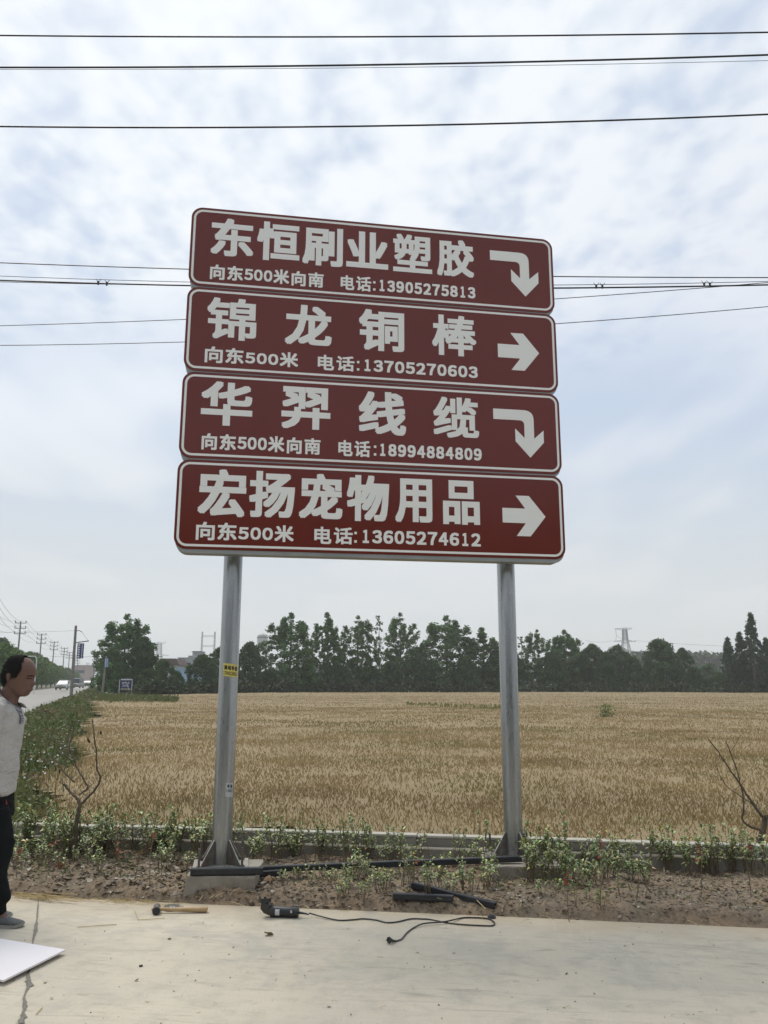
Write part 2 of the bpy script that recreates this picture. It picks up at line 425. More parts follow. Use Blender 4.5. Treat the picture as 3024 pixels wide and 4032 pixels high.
xs = np.concatenate([-np.geomspace(170, 8, 60), np.arange(-7.8, 7.8, .2), np.geomspace(8, 170, 60)]); ys = np.concatenate([np.arange(5, 16, .2), np.geomspace(16, 190, 130)])
fo_ = link('wheat_field', grid_mesh('wheat_canopy', xs, ys, cfn, wm.m, keep=lambda P: in_field(P[:, 0], P[:, 1], .12)))
tag(fo_, 'body of the ripe tan wheat crop', kind='stuff')
mb = MB(); mb.add([(-200, 5, FZ), (300, 5, FZ), (300, 200, FZ), (-200, 200, FZ)], [(0, 1, 2, 3)])
tag(mb.build('ground', gm.m), kind='structure')

def pts_band(d0, d1, dens, half=.56):
    A = half*(d1*d1-d0*d0); n = int(A*dens)
    y = np.sqrt(rng.random(n)*(d1*d1-d0*d0)+d0*d0); x = (rng.random(n)*2-1)*half*y
    return x, y
ears = Mat('wheat_ears'); tc_ = ears.attr()
ears.set(Base_Color=tc_, Roughness=.75); ears.b.inputs['Specular IOR Level'].default_value = .2
t_ = ears.N.new('ShaderNodeBsdfTranslucent'); ears.L.new(tc_, t_.inputs[0]); ms_ = ears.N.new('ShaderNodeMixShader'); ms_.inputs[0].default_value = .5
ears.L.new(ears.b.outputs[0], ms_.inputs[1]); ears.L.new(t_.outputs[0], ms_.inputs[2]); ears.L.new(ms_.outputs[0], ears.N['Material Output'].inputs[0])
VV = []; FF = []; CC = []; off = 0
for (d0, d1, dens, wk, lk) in ((6.5, 11, 760, .80, .85), (11, 16, 520, .95, .85), (16, 26, 250, 1.2, .9), (26, 48, 75, 1.7, 1.0), (48, 90, 16, 2.6, 1.1), (90, 180, 2.4, 4.5, 1.2)):
    x, y = pts_band(d0, d1, dens)
    k = in_field(x, y); x, y = x[k], y[k]; n = len(x)
    patch = fbm(x*.9, y*.6, 3, 12); keep = rng.random(n) < np.clip(.35+1.6*(patch-.25), .35, 1); x, y, patch = x[keep], y[keep], patch[keep]; n = len(x)
    z0 = canopy(x, y) - .07; ht = rng.uniform(.02, .095, n)*(.85+.3*patch)
    ang = rng.random(n)*6.283; lean = rng.uniform(.01, .07, n)
    dx, dy = np.cos(ang)*lean, np.sin(ang)*lean
    el = rng.uniform(.05, .085, n)*lk; ew = rng.uniform(.006, .0105, n)*wk
    # camera independent: blades face random headings
    fa = rng.random(n)*3.1416; ux, uy = np.cos(fa), np.sin(fa)
    base = np.stack([x, y, z0], 1); mid = base + np.stack([dx*.6, dy*.6, ht], 1)
    droop = rng.uniform(-.5, 1.0, n)
    tip = mid + np.stack([dx*.35 + np.cos(ang)*el*.22, dy*.35 + np.sin(ang)*el*.22, el*np.where(droop < -.3, -.5, .95)], 1)
    side = np.stack([ux, uy, rng.uniform(-.2, .2, n)], 1)
    bulge = (mid+tip)/2
    V1 = np.stack([mid, bulge+side*ew[:, None]*1.0, tip, bulge-side*ew[:, None]*1.0], 1)      # ear
    up = np.cross(side, (tip-mid)/np.linalg.norm(tip-mid, axis=1)[:, None])
    V2 = np.stack([mid, bulge+up*ew[:, None]*1.0, tip, bulge-up*ew[:, None]*1.0], 1)          # ear, crossed
    sw = ew*.35
    V3 = np.stack([base-side*sw[:, None], base+side*sw[:, None], mid+side*sw[:, None]*.7, mid-side*sw[:, None]*.7], 1)   # straw
    t = rng.random(n)[:, None]; pale = (rng.random(n) < .10)[:, None]; dark = (rng.random(n) < .35)[:, None]
    ce = (1-t)*np.array([.52, .400, .215]) + t*np.array([.42, .322, .165])
    ce = np.where(pale, np.array([.64, .53, .36]), ce); ce = np.where(dark & ~pale, ce*np.array([.90, .87, .84]), ce)
    bnd = np.clip((fbm(x*.16+11, y*.55+3, 4, 51)-.42)*3.2, 0, 1)[:, None]; ce = ce*(1-.24*bnd)
    g_ = np.clip((fbm(x*.5+3, y*.5, 3, 15)-.52)*4, 0, 1)[:, None]*.55; ce = ce*(1-g_) + np.array([.25, .25, .10])*g_
    cs = ce*np.array([.9, .9, .86])
    for Vq, cq in ((V1, ce), (V2, ce*.85), (V3, cs)):
        VV.append(Vq.reshape(-1, 3)); CC.append(np.repeat(cq, 4, 0)); FF.append(np.arange(off, off+4*n).reshape(-1, 4)); off += 4*n
wo = link('wheat_ears', np_mesh('wheat_ears', np.concatenate(VV), np.concatenate(FF), ears.m, col=np.concatenate(CC)))
tag(wo, 'dry straw coloured ears of wheat standing across the field', kind='stuff')
print('wheat quads', off//4)

# ------------------------------------------------------------------ leaves and plants
def leaf_quads(P, size, width=.5, upbias=.3, dirs=None, fold=.0):
    n = len(P); d = rng.normal(size=(n, 3)) if dirs is None else dirs
    d /= np.linalg.norm(d, axis=1)[:, None]+1e-9
    nrm = rng.normal(size=(n, 3)); nrm[:, 2] += upbias*3
    s = np.cross(d, nrm); s /= np.linalg.norm(s, axis=1)[:, None]+1e-9
    sz = size[:, None]; m = P + d*sz*.45
    return np.stack([P, m+s*sz*width*.5, P+d*sz, m-s*sz*width*.5], 1)
def quads(lst, name, mat, cols=None, uv=False):
    V = np.concatenate([q.reshape(-1, 3) for q in lst]); n = len(V)//4
    F = np.arange(4*n).reshape(-1, 4); U = None
    if uv: U = np.tile(np.array([[.5, 0], [1, .5], [.5, 1], [0, .5]]), (n, 1))
    c = None if cols is None else np.repeat(np.concatenate(cols), 4, 0)
    return np_mesh(name, V, F, mat, uv=U, col=c)
def leafmat(name, rough=.55, trans=.25):
    m = Mat(name); c = m.attr(); m.set(Base_Color=c, Roughness=rough); m.b.inputs['Specular IOR Level'].default_value = .35
    if trans:
        t = m.N.new('ShaderNodeBsdfTranslucent'); m.L.new(m.mix(.5, c, (.10, .16, .02)), t.inputs[0])
        ms = m.N.new('ShaderNodeMixShader'); ms.inputs[0].default_value = trans
        m.L.new(m.b.outputs[0], ms.inputs[1]); m.L.new(t.outputs[0], ms.inputs[2]); m.L.new(ms.outputs[0], m.N['Material Output'].inputs[0])
    return m.m
LEAF = leafmat('tree_leaves', .6, .2); WEED = leafmat('weed_leaves', .6, .25)
bark = simple('bark', (.16, .13, .10), (.09, .075, .06), 9, .9, bump=.6)
def tree_proto(kind, H=10.0, W=3.0, seed=0, nclump=150, leaves=55, lsz=.3, c1=(.075, .13, .046), c2=(.036, .07, .028)):
    """crown of leaf clumps along limbs; returns (trunk mesh, crown mesh), H tall, W half width"""
    r = np.random.default_rng(seed+100); rr = random.Random(seed)
    prof = {'poplar': ([0, .08, .3, .55, .8, 1], [.95, 1.08, 1, .86, .66, .22]), 'round': ([0, .15, .4, .65, .88, 1], [.35, .8, 1, .92, .55, .1]),
            'bush': ([0, .1, .4, .7, .9, 1], [.75, .95, 1, .8, .5, .15]), 'cone': ([0, .1, .3, .6, .85, 1], [.6, .95, 1, .72, .35, .05]),
            'sparse': ([0, .25, .5, .8, 1], [.3, .6, .9, .8, .3])}[kind]
    base = {'poplar': .08, 'round': .16, 'bush': .02, 'cone': .04, 'sparse': .2}[kind]*H
    tr = MB(); top = Vector((rr.uniform(-.2, .2)*W*.4, rr.uniform(-.2, .2)*W*.4, H*.93))
    tp = [Vector((0, 0, -.3))]
    for i in range(1, 7):
        t = i/6; tp.append(Vector((0, 0, 0)).lerp(top, t) + Vector((rr.uniform(-.1, .1), rr.uniform(-.1, .1), 0))*W*.25*(t < 1))
    R0 = H*.016 + .03; tr.tube(tp, [R0*(1-.88*i/6) for i in range(7)], 7)
    cl = []; lobes = [(rr.uniform(0, 6.28), rr.uniform(.15, .95), rr.uniform(.6, 1.25)) for _ in range(9)]
    tries = 0
    if kind == 'poplar':
        LD = [(Vector((0, 0, 0)), 1.03)] + [(Vector((math.cos(a_)*W*q_, math.sin(a_)*W*q_, 0)), rr.uniform(.90, 1.04)-.16*q_) for a_, q_ in ((i_*6.283/9+rr.uniform(-.25, .25), rr.choice((.45, .66, .84))) for i_ in range(9))]
        while len(cl) < nclump:
            c0_, th_ = LD[rr.randrange(len(LD))]; t = rr.random(); sp_r = W*.44*(1-t**2.2*.85)*rr.random()**.5; a = rr.uniform(0, 6.283); z = base+t*(th_*H-base)
            k_ = .72+.38*min(1, (1-t)*1.6) if t > .5 else 1.0
            cl.append((Vector((c0_.x*k_+math.cos(a)*sp_r, c0_.y*k_+math.sin(a)*sp_r, z)), .8))
    while len(cl) < nclump and tries < nclump*40:
        tries += 1
        t = rr.random()**.9; a = rr.uniform(0, 6.283)
        lob = 1 + .22*sum(math.exp(-(((a-la+math.pi) % 6.283-math.pi)**2)/.35 - ((t-lt)**2)/.012)*(ls-.9)*2.0 for la, lt, ls in lobes)
        rad = float(np.interp(t, *prof))*W*lob
        if kind == 'poplar': rad *= .82+.3*math.sin(a*3+seed+t*5)
        q = (rr.random()**.45) if kind != 'sparse' else rr.random()**.7
        rr_ = rad*q
        z = base + t*(H-base)
        cl.append((Vector((math.cos(a)*rr_, math.sin(a)*rr_, z)), q))
    for i in range(18 if kind != 'sparse' else 30):
        p, q = cl[rr.randrange(len(cl))]
        zb = max(base*.6, p.z - p.xy.length*rr.uniform(.5, 1.2)-.3); tb = min(1, zb/H)
        s = Vector((0, 0, 0)).lerp(top, tb); s.z = zb
        m_ = s.lerp(p, .55) + Vector((0, 0, -.12*W*.3)); tr.tube([s, m_, p], [R0*.38*(1-tb)+.02, R0*.2*(1-tb)+.014, .008], 5)
    PP = []; SS = []; CC_ = []
    for p, q in cl:
        k = int(leaves*rr.uniform(.5, 1.3)); cr = rr.uniform(.55, 1.15)*(.16*W+.14)*(.58 if kind == 'poplar' else .62 if kind == 'sparse' else .85)
        o = r.normal(size=(k, 3)); o /= np.linalg.norm(o, axis=1)[:, None]; o *= (r.random(k)[:, None]**.4)*cr; o[:, 2] *= 1.15 if kind in ('poplar', 'cone') else .75
        PP.append(np.array(p)[None]+o); SS.append(r.uniform(.6, 1.2, k)*lsz)
        t = np.clip(r.random(k)*.55 + rr.random()*.45, 0, 1)[:, None]; CC_.append((1-t)*np.array(c1)+t*np.array(c2))
    P = np.concatenate(PP); S = np.concatenate(SS); q = leaf_quads(P, S, .8, .15)
    return tr.mesh('trunk', bark, True), quads([q], 'crown', LEAF, [np.concatenate(CC_)])
PROTO = {
 'poplar0': tree_proto('poplar', 10, 2.6, 1, 420, 50, .22, (0.116, 0.216, 0.072), (0.053, 0.112, 0.040)), 'poplar1': tree_proto('poplar', 10, 2.2, 2, 380, 50, .21, (0.106, 0.202, 0.068), (0.048, 0.106, 0.040)), 'poplar2': tree_proto('poplar', 10, 2.4, 3, 390, 50, .22, (0.116, 0.208, 0.072), (0.053, 0.112, 0.040)),
 'round0': tree_proto('round', 10, 3.6, 4, 230, 62, .32, (0.075, 0.143, 0.047), (0.036, 0.077, 0.030)), 'round1': tree_proto('round', 10, 4.0, 5, 230, 62, .32, (0.075, 0.138, 0.051), (0.036, 0.077, 0.030)),
 'bush0': tree_proto('bush', 10, 5.0, 6, 260, 60, .42, (0.067, 0.128, 0.047), (0.033, 0.069, 0.029)), 'bush1': tree_proto('bush', 10, 6.0, 7, 280, 60, .46, (0.077, 0.146, 0.051), (0.036, 0.077, 0.030)),
 'cone0': tree_proto('cone', 10, 1.3, 8, 170, 55, .20, (0.053, 0.097, 0.051), (0.031, 0.061, 0.037)), 'sparse0': tree_proto('sparse', 10, 1.7, 9, 75, 26, .24, (0.176, 0.231, 0.120), (0.106, 0.155, 0.076)),
 'street0': tree_proto('round', 6, 2.4, 11, 170, 60, .26, (0.172, 0.275, 0.057), (0.071, 0.132, 0.039)), 'street1': tree_proto('round', 6, 2.2, 12, 160, 60, .26, (0.152, 0.243, 0.057), (0.061, 0.121, 0.039)),
 'willow0': tree_proto('bush', 10, 5.0, 13, 200, 60, .40, (0.176, 0.251, 0.152), (0.106, 0.164, 0.093)),
}
def tree(name, proto, px, top, y, zb, hw, label, group=None, rot=None, cat='tree'):
    """px = centre column, top = row of the tip in the photograph, y = distance, hw = half width in photo pixels"""
    p = D(px, 2700, y); zt = D(px, top, y).z; H = zt - zb
    tm, cmh = PROTO[proto]; native_w = {'poplar0': 2.6, 'poplar1': 2.2, 'poplar2': 2.4, 'round0': 3.6, 'round1': 4.0, 'bush0': 5.0, 'bush1': 6.0, 'cone0': 1.3, 'sparse0': 1.7, 'street0': 2.4, 'street1': 2.2, 'willow0': 5.0}[proto]
    nh = 6.0 if proto.startswith('street') else 10.0
    W = hw/3330*y
    o = empty(name, (p.x, y, zb), rot if rot is not None else random.uniform(0, 6.28)); kw = 1.34 if proto.startswith('poplar') else 1.0; o.scale = (W/native_w/1.06*kw, W/native_w/1.06*kw, H/nh/1.02)
    tag(o, label, cat, group); link('trunk', tm, o); link('crown', cmh, o); return o

# ------------------------------------------------------------------ trees beyond the field
def edge_dist(px, off):
    r = ray(px, 2700); k = r.x/r.y; y = 120.
    for _ in range(30): y = .5*y + .5*(float(far_y(k*y)) + off)
    return y
FT = [  # proto, px, top, half width px, extra distance, label
 ('poplar0', 492, 2420, 90, 12, 'tall leafy poplar left of the grey building, first big tree beside the road'),
 ('bush0', 560, 2520, 70, 9, 'broad green tree filling the right flank of the tall roadside poplar'),
 ('bush1', 645, 2608, 62, 5, 'dark low spreading tree in front of the grey building and red roof'),
 ('bush0', 800, 2585, 78, 6, 'dark bushy tree just left of the left sign post'),
 ('round0', 880, 2545, 72, 10, 'round dark tree hidden behind the left sign post'),
 ('bush0', 985, 2535, 70, 7, 'bushy dark tree right of the left sign post, below the white silo'),
 ('poplar0', 1140, 2412, 88, 8, 'tall broad poplar right of the white silo, tallest in its clump'),
 ('poplar1', 1288, 2420, 56, 8, 'tall poplar left half of the pair in the middle of the tree line'),
 ('poplar2', 1408, 2424, 66, 9, 'tall poplar right half of the pair in the middle of the tree line'),
 ('sparse0', 1496, 2420, 34, 12, 'thin half bare pale tree between two full poplars'),
 ('poplar2', 1585, 2412, 66, 8, 'tall poplar just right of the thin half bare tree'),
 ('poplar0', 1768, 2418, 92, 9, 'tall pointed poplar right of centre with wide spreading base'),
 ('poplar1', 1905, 2474, 78, 8, 'medium poplar left of the right sign post'),
 ('sparse0', 2062, 2500, 36, 12, 'thin topped tree peeping out beside the right sign post'),
 ('poplar2', 2128, 2474, 52, 8, 'narrow knobbly poplar just right of the right sign post'),
 ('poplar0', 2238, 2472, 66, 9, 'knobbly topped poplar second from the right sign post'),
 ('round0', 2345, 2532, 62, 9, 'round dark tree left of the far power pylon'),
 ('round1', 2445, 2534, 66, 9, 'round dark tree directly below the far power pylon'),
 ('bush1', 2608, 2514, 96, 7, 'large domed dark tree right of the far power pylon'),
 ('round0', 2700, 2545, 48, 10, 'small round tree on the right shoulder of the large domed tree'),
 ('willow0', 2800, 2606, 66, 12, 'pale grey green willow in the gap between domed tree and conifers'),
 ('cone0', 2884, 2500, 40, 4, 'shortest of the dark conifers at the right end of the tree line'),
 ('cone0', 2934, 2478, 42, 5, 'middle dark conifer left of the tallest conifer'),
 ('cone0', 2982, 2402, 44, 3, 'tallest slim dark conifer near the right edge of the view'),
 ('cone0', 3034, 2500, 40, 3, 'dark conifer cut by the right edge of the view'),
]
for proto, px, top, hw, offd, lab in FT:
    y = edge_dist(px, offd); tree(proto, proto, px, top, y, FZ, hw, lab, 'trees in the row beyond the wheat field')
    C.collection.objects[-1].name if False else None
kinds = {'poplar': 'poplar_tree', 'round': 'round_tree', 'bush': 'spreading_tree', 'cone': 'conifer_tree', 'sparse': 'thin_tree', 'willow': 'willow_tree', 'street': 'street_tree'}
# lower fillers between the tall trees
SHORT = [(590, 'right of the big roadside poplar'), (700, 'before the grey building'), (930, 'behind the left sign post'), (1060, 'under the silo'), (1215, 'right of the tallest left poplar'), (1345, 'between the middle poplar pair'), (1470, 'left of the thin tree'), (1540, 'right of the thin tree'), (1655, 'left below the pointed poplar'), (1690, 'directly left of the pointed poplar'), (1840, 'right of the pointed poplar'), (1960, 'left of the right sign post'), (2030, 'behind the right sign post'), (2190, 'between the two knobbly poplars'), (2300, 'right of the second knobbly poplar'), (2395, 'just left under the pylon'), (2500, 'just right under the pylon'), (2560, 'left of the domed tree'), (2660, 'right of the domed tree'), (2740, 'left of the willow'), (2840, 'right of the willow'), (2900, 'under the shortest conifer'), (2960, 'under the tallest conifer'), (3010, 'at the right edge of the view')]
fill = [(590, 2640, 50), (700, 2650, 45), (930, 2640, 45), (1060, 2640, 55), (1215, 2610, 50), (1345, 2620, 55), (1470, 2625, 50), (1540, 2610, 50), (1655, 2580, 60), (1690, 2620, 45), (1840, 2580, 60), (1960, 2560, 55), (2030, 2570, 55), (2190, 2560, 60), (2300, 2570, 50), (2395, 2565, 50), (2500, 2580, 55), (2560, 2600, 45), (2660, 2600, 50), (2740, 2620, 50), (2840, 2640, 55), (2900, 2600, 45), (2960, 2610, 50), (3010, 2600, 50)]
for i, (px, top, hw) in enumerate(fill):
    tree('f', ('bush0', 'bush1', 'round1')[i % 3], px, top, edge_dist(px, 4 + (i*7) % 5), FZ, hw, 'dark low tree at the foot of the row, '+min(SHORT, key=lambda q_: abs(q_[0]-px))[1], 'low trees at the foot of the tree row')
for o in list(COL.objects):
    b = o.name.split('.')[0].rstrip('0123456789')
    if b in kinds: o.name = kinds[b]
    elif b == 'f' and o.type == 'EMPTY': o.name = 'understorey_tree'
# undergrowth along the foot of the row
P = []; S = []
for px in np.arange(545, 3400, 5.0):
    y = edge_dist(px, 2.2); p = D(px, 2700, y)
    h = .8 + 2.2*float(fbm(np.array([px*.02]), np.array([2.]), 3)[0]); k = 34
    q = np.array([[p.x, y, FZ]]) + rng.normal(size=(k, 3))*np.array([.35, .8, 0]) + np.stack([np.zeros(k), np.zeros(k), rng.random(k)**1.2*h], 1)
    P.append(q); S.append(rng.uniform(.25, .55, k))
P = np.concatenate(P); S = np.concatenate(S); t = rng.random(len(P))[:, None]
tag(link('undergrowth', quads([leaf_quads(P, S, .8)], 'undergrowth', LEAF, [(1-t)*np.array([.05, .07, .03])+t*np.array([.02, .035, .018])])), 'dark tangled undergrowth along the foot of the tree row', kind='stuff')
# distant wood
P = []; S = []
for px in np.arange(2200, 3500, 3.0):
    y = 420; p = D(px, 2700, y); h = 15+4*float(fbm(np.array([px*.03]), np.array([5.]), 3)[0]); k = 60
    P.append(np.array([[p.x, y, 0]]) + rng.normal(size=(k, 3))*np.array([1.5, 5, 0]) + np.stack([0*rng.random(k), 0*rng.random(k), rng.random(k)*h], 1)); S.append(rng.uniform(1.0, 1.8, k))
for px in np.arange(300, 2200, 5.0):
    y = 520; p = D(px, 2700, y); h = 8+5*float(fbm(np.array([px*.03]), np.array([5.]), 3)[0]); k = 30
    P.append(np.array([[p.x, y, 0]]) + rng.normal(size=(k, 3))*np.array([2.5, 5, 0]) + np.stack([0*rng.random(k), 0*rng.random(k), rng.random(k)*h], 1)); S.append(rng.uniform(1.0, 2.2, k))
P = np.concatenate(P); S = np.concatenate(S); t = rng.random(len(P))[:, None]
tag(link('distant_wood', quads([leaf_quads(P, S, .9)], 'wood', LEAF, [(1-t)*np.array([.06, .085, .04])+t*np.array([.03, .05, .025])])), 'far off hazy belt of woodland', kind='stuff')

# ------------------------------------------------------------------ road, verge and roadside on the left
rm = simple('road_asphalt', (.33, .315, .285), (.27, .26, .235), 1.2, .9, bump=.2, bscale=40)
RZ = .28
mb = MB(); us = [-14, 5, 20, 40, 70, 110, 160, 240, 400, 700, 1200]
zr = lambda u: float(np.interp(u, [-14, 10, 60, 130, 400, 1200], [0, .02, .18, .32, .4, .4]))
for a_, b_ in zip(us[:-1], us[1:]):
    mb.add([UV(a_, -10.6, zr(a_)), UV(a_, -3.0, zr(a_)), UV(b_, -3.0, zr(b_)), UV(b_, -10.6, zr(b_))], [(0, 1, 2, 3)])
tag(mb.build('road', rm), 'pale grey two lane road running away along the left', kind='structure')
mb = MB()
for a_, b_ in zip(us[:-1], us[1:]):
    mb.add([UV(a_, -3.0, zr(a_)-.01), UV(a_, -.4, min(zr(a_), .0)-.05), UV(b_, -.4, -.05-.25*(b_ > 30)), UV(b_, -3.0, zr(b_)-.01)], [(0, 1, 2, 3)])
    mb.add([UV(a_, -60, zr(a_)-.3), UV(a_, -10.6, zr(a_)-.01), UV(b_, -10.6, zr(b_)-.01), UV(b_, -60, zr(b_)-.3)], [(0, 1, 2, 3)])
gvm = simple('verge_earth', (.075, .085, .035), (.11, .095, .05), 1.5, .95)
vg = tag(mb.build('verge', gvm), 'green weedy road verge', kind='structure'); vg.location.z = -.012
# weeds: dense leafy mass with height field
def verge_h(u, v):
    t = np.clip((v+3.0)/2.6, 0, 1)
    return np.interp(t, [0, .35, .8, 1], [.26, .62, .55, .35]) * (.6+.7*fbm(u*.5, v*.7, 3, 21)) * np.interp(u, [6, 9, 14, 30, 60, 140], [.8, .95, .95, .9, .8, .55])
PP = []; SS = []; CC = []
for (u0, u1, dens, s) in ((7.5, 14, 1100, .06), (14, 24, 560, .075), (24, 45, 220, .11), (45, 90, 60, .2), (90, 240, 10, .4)):
    n = int((u1-u0)*2.6*dens); u = rng.uniform(u0, u1, n); v = rng.uniform(-2.95, -.35, n) + (fbm(u*.5, u*0+4, 3, 4)-.5)*.8
    x = u*U_.x + v*V_.x; y = u*U_.y + v*V_.y
    w = (x-P0.x)*N_.x + (y-P0.y)*N_.y; k = (w > 1.5); u, v, x, y = u[k], v[k], x[k], y[k]; n = len(u)
    h = verge_h(u, v); z = np.interp(v, [-3.0, -.4], [.1, -.2]) + h*rng.random(n)**.55
    PP.append(np.stack([x, y, z], 1)); SS.append(rng.uniform(.6, 1.3, n)*s)
    a = fbm(u*.35+2, v*.9, 3, 31); b = fbm(u*.8+9, v*1.1, 3, 33)
    t = np.clip((a-.35)*3.0, 0, 1)[:, None]; br = np.clip((b-.47)*5, 0, 1)[:, None]
    c = (1-t)*np.array([.055, .095, .028]) + t*np.array([.115, .135, .05]); c = c*(1-br*.85) + np.array([.15, .10, .06])*br*.85; dry = (rng.random((n, 1)) < .10)*1.0; c = c*(1-dry)+np.array([.24, .20, .11])*dry
    CC.append(c*rng.uniform(.75, 1.6, (n, 1)))
tag(link('weeds', quads([leaf_quads(np.concatenate(PP), np.concatenate(SS), .75, .25)], 'weeds', WEED, [np.concatenate(CC)])), 'thick green roadside weeds and brambles left of the wheat', kind='stuff')
# grass stems rising out of the weeds
n = 2600; u = rng.uniform(7.5, 60, n)**1.0; u = 7.5 + (rng.random(n)**2)*55; v = rng.uniform(-2.9, -.3, n); x = u*U_.x + v*V_.x; y = u*U_.y + v*V_.y
w = (x-P0.x)*N_.x + (y-P0.y)*N_.y; k = w > 1.5; u, v, x, y = u[k], v[k], x[k], y[k]; n = len(u); z = np.interp(v, [-3.0, -.4], [.1, -.2]) + verge_h(u, v)*.6
dirs = rng.normal(size=(n, 3))*.25; dirs[:, 2] += 1
t = rng.random(n)[:, None]
tag(link('tall_grass', quads([leaf_quads(np.stack([x, y, z], 1), rng.uniform(.2, .5, n), .03+.02, .0, dirs)], 'tall_grass', WEED, [(1-t)*np.array([.12, .15, .05])+t*np.array([.22, .19, .10])])), 'thin grass stems sticking out of the roadside weeds', kind='stuff')
# small white daisies among the weeds
fl = MB(); white = simple('white_petals', (.75, .75, .72), None, 3, .7)
for i in range(60):
    px = random.uniform(60, 400); py = random.uniform(2790, 3100) if random.random() < .5 else random.uniform(2890, 3010)
    if px > 400-(py-2780)*.75: continue
    p = G(px, py, .45)
    r_ = random.uniform(.007, .014); fl.add([p+Vector((math.cos(k*1.05)*r_, math.sin(k*1.05)*r_*.6, math.sin(k*1.05)*r_*.8)) for k in range(6)], [tuple(range(6))])
tag(fl.build('daisies', white), 'scattered tiny white flowers in the roadside weeds', kind='stuff')
# green grass bank between fields
PP = []; SS = []
n = 4500; px = 395+305*rng.random(n)**1.5; t = (px-395)/305; py = 2760 + 9*t + rng.normal(size=n)*(4.5*(1-t)+1.0) + (fbm(px*.05, px*0, 2)-.5)*7
for a, b in zip(px, py): p = G(a, b, .2); PP.append((p.x, p.y, .12+random.random()*.22))
P = np.array(PP); t = rng.random(len(P))[:, None]
d3 = rng.normal(size=(len(P), 3))*.5; d3[:, 2] += .8
tag(link('grass_bank', quads([leaf_quads(P, rng.uniform(.2, .5, len(P)), .3, 0, d3)], 'grass_bank', WEED, [(1-t)*np.array([.10, .13, .045])+t*np.array([.16, .15, .07])])), 'low green grass bank crossing the left end of the wheat field', kind='stuff')
# green strip inside the crop
n = 420; px = rng.uniform(1600, 2030, n); t = (px-1600)/430; PP = []
py = 2772 + 14*t + rng.normal(size=n)*(.5+2.2*np.sin(t*3.1)) + (fbm(px*.03, px*0, 2)-.5)*5
for a, b in zip(px, py): p = G(a, b, WT); PP.append((p.x, p.y, WT-.1+random.random()*.14))
P = np.array(PP); t = rng.random(len(P))[:, None]
d3 = rng.normal(size=(len(P), 3))*.3; d3[:, 2] += 1
tag(link('green_strip', quads([leaf_quads(P, rng.uniform(.1, .22, len(P)), .4, 0, d3)], 'green_strip', WEED, [(1-t)*np.array([.16, .17, .05])+t*np.array([.24, .21, .09])])), 'faint green grassy streak within the wheat', kind='stuff')

# street trees on the far side of the road
st_y = []
for i, dd in enumerate((104, 112, 122, 131, 141, 151, 162, 174, 187, 201, 216, 233, 252, 274, 300, 330, 370, 420)):
    v = -13.2 if i else -15.4; p = UV(dd, v); p0 = Vector((0, 0, CAM_H)); 
    tm, cmh = PROTO['street%d' % (i % 2)]
    H = 8.0 if i == 0 else random.uniform(5.6, 6.6); s = H/6.0
    o = empty('street_tree', (p.x, p.y, zr(dd)-.1), random.uniform(0, 6.28)); sw = random.uniform(1.0, 1.2)*(.95 if i == 0 else 1); o.scale = (s*sw, s*sw, s)
    tag(o, 'large rounded bright green tree behind the man, nearest of the roadside row' if i == 0 else 'rounded green street tree in the row across the road', 'tree', 'street trees across the road')
    link('trunk', tm, o); link('crown', cmh, o)
for i, dd in enumerate((150, 178, 215, 262, 330)):       # row behind them
    p = UV(dd, -19.5); tm, cmh = PROTO['round%d' % (i % 2)]; s = (8.8+(i % 2))/10
    o = empty('roadside_tree', (p.x, p.y, 0), i*1.3); o.scale = (s*.9, s*.9, s); tag(o, 'dark taller tree behind the street tree row', 'tree', 'taller trees behind the street trees'); link('trunk', tm, o); link('crown', cmh, o)
for i, (px, dd) in enumerate(((434, 126), (458, 130))):
    p = D(px, 2700, dd); tm, cmh = PROTO['street%d' % i]; o = empty('street_tree', (p.x, p.y, 0), i*2.1); s = (6.3, 5.6)[i]/6; o.scale = (s*.8, s*.8, s)
    tag(o, ('small yellow green tree behind the light blue banner', 'small yellow green tree at the foot of the tall roadside poplar')[i], 'tree', 'street trees on the near side'); link('trunk', tm, o); link('crown', cmh, o)
for i, (x, y, H) in enumerate(((-20, -15, 9), (-15.5, -17, 9), (-11, -15, 9), (-7.5, -17, 9.4), (-3.5, -15.5, 8.6), (.5, -16, 9.2), (4, -17, 9.6), (8, -15.5, 9), (12, -17, 9.6), (16, -16, 9.2))):
    tm, cmh = PROTO[('round0', 'round1', 'poplar0')[i % 3]]; o = empty('roadside_tree', (x, y, 0), i*1.7); o.scale = (.85, .85, H/10)
    tag(o, 'leafy tree across the way, behind the camera and mirrored in the sign', 'tree', 'trees facing the sign'); link('trunk', tm, o); link('crown', cmh, o)

# utility poles with three crossarms
pole_m = simple('pole_concrete', (.22, .21, .19), (.15, .145, .13), 3, .9)
dark_m = simple('dark_steel', (.05, .05, .052), (.075, .072, .07), 8, .6, .4)
wire_m = simple('cable_black', (.018, .019, .022), None, 5, .5)
def util_pole():
    o = empty('utility_pole'); H = 12.0
    mb = MB(); mb.tube([(0, 0, -.4), (0, 0, H)], [.19, .11], 10); mb.build('pole', pole_m, o, True)
    for z in (11.7, 10.8, 9.85):
        m = MB(); m.box((0, 0, z), (1.9, .10, .11)); ca = m.build('crossarm', dark_m, o)
        for x in (-.88, .88):
            q = MB(); q.tube([(x, 0, z+.05), (x, 0, z+.2), (x, 0, z+.42)], [.05, .09, .06], 6); q.build('insulator', dark_m, ca, True)
    return o
ups = []; proto_pole = util_pole()
upx = [(62, 2452), (151+41, 2500), (297-92, 2500)]
spots = []
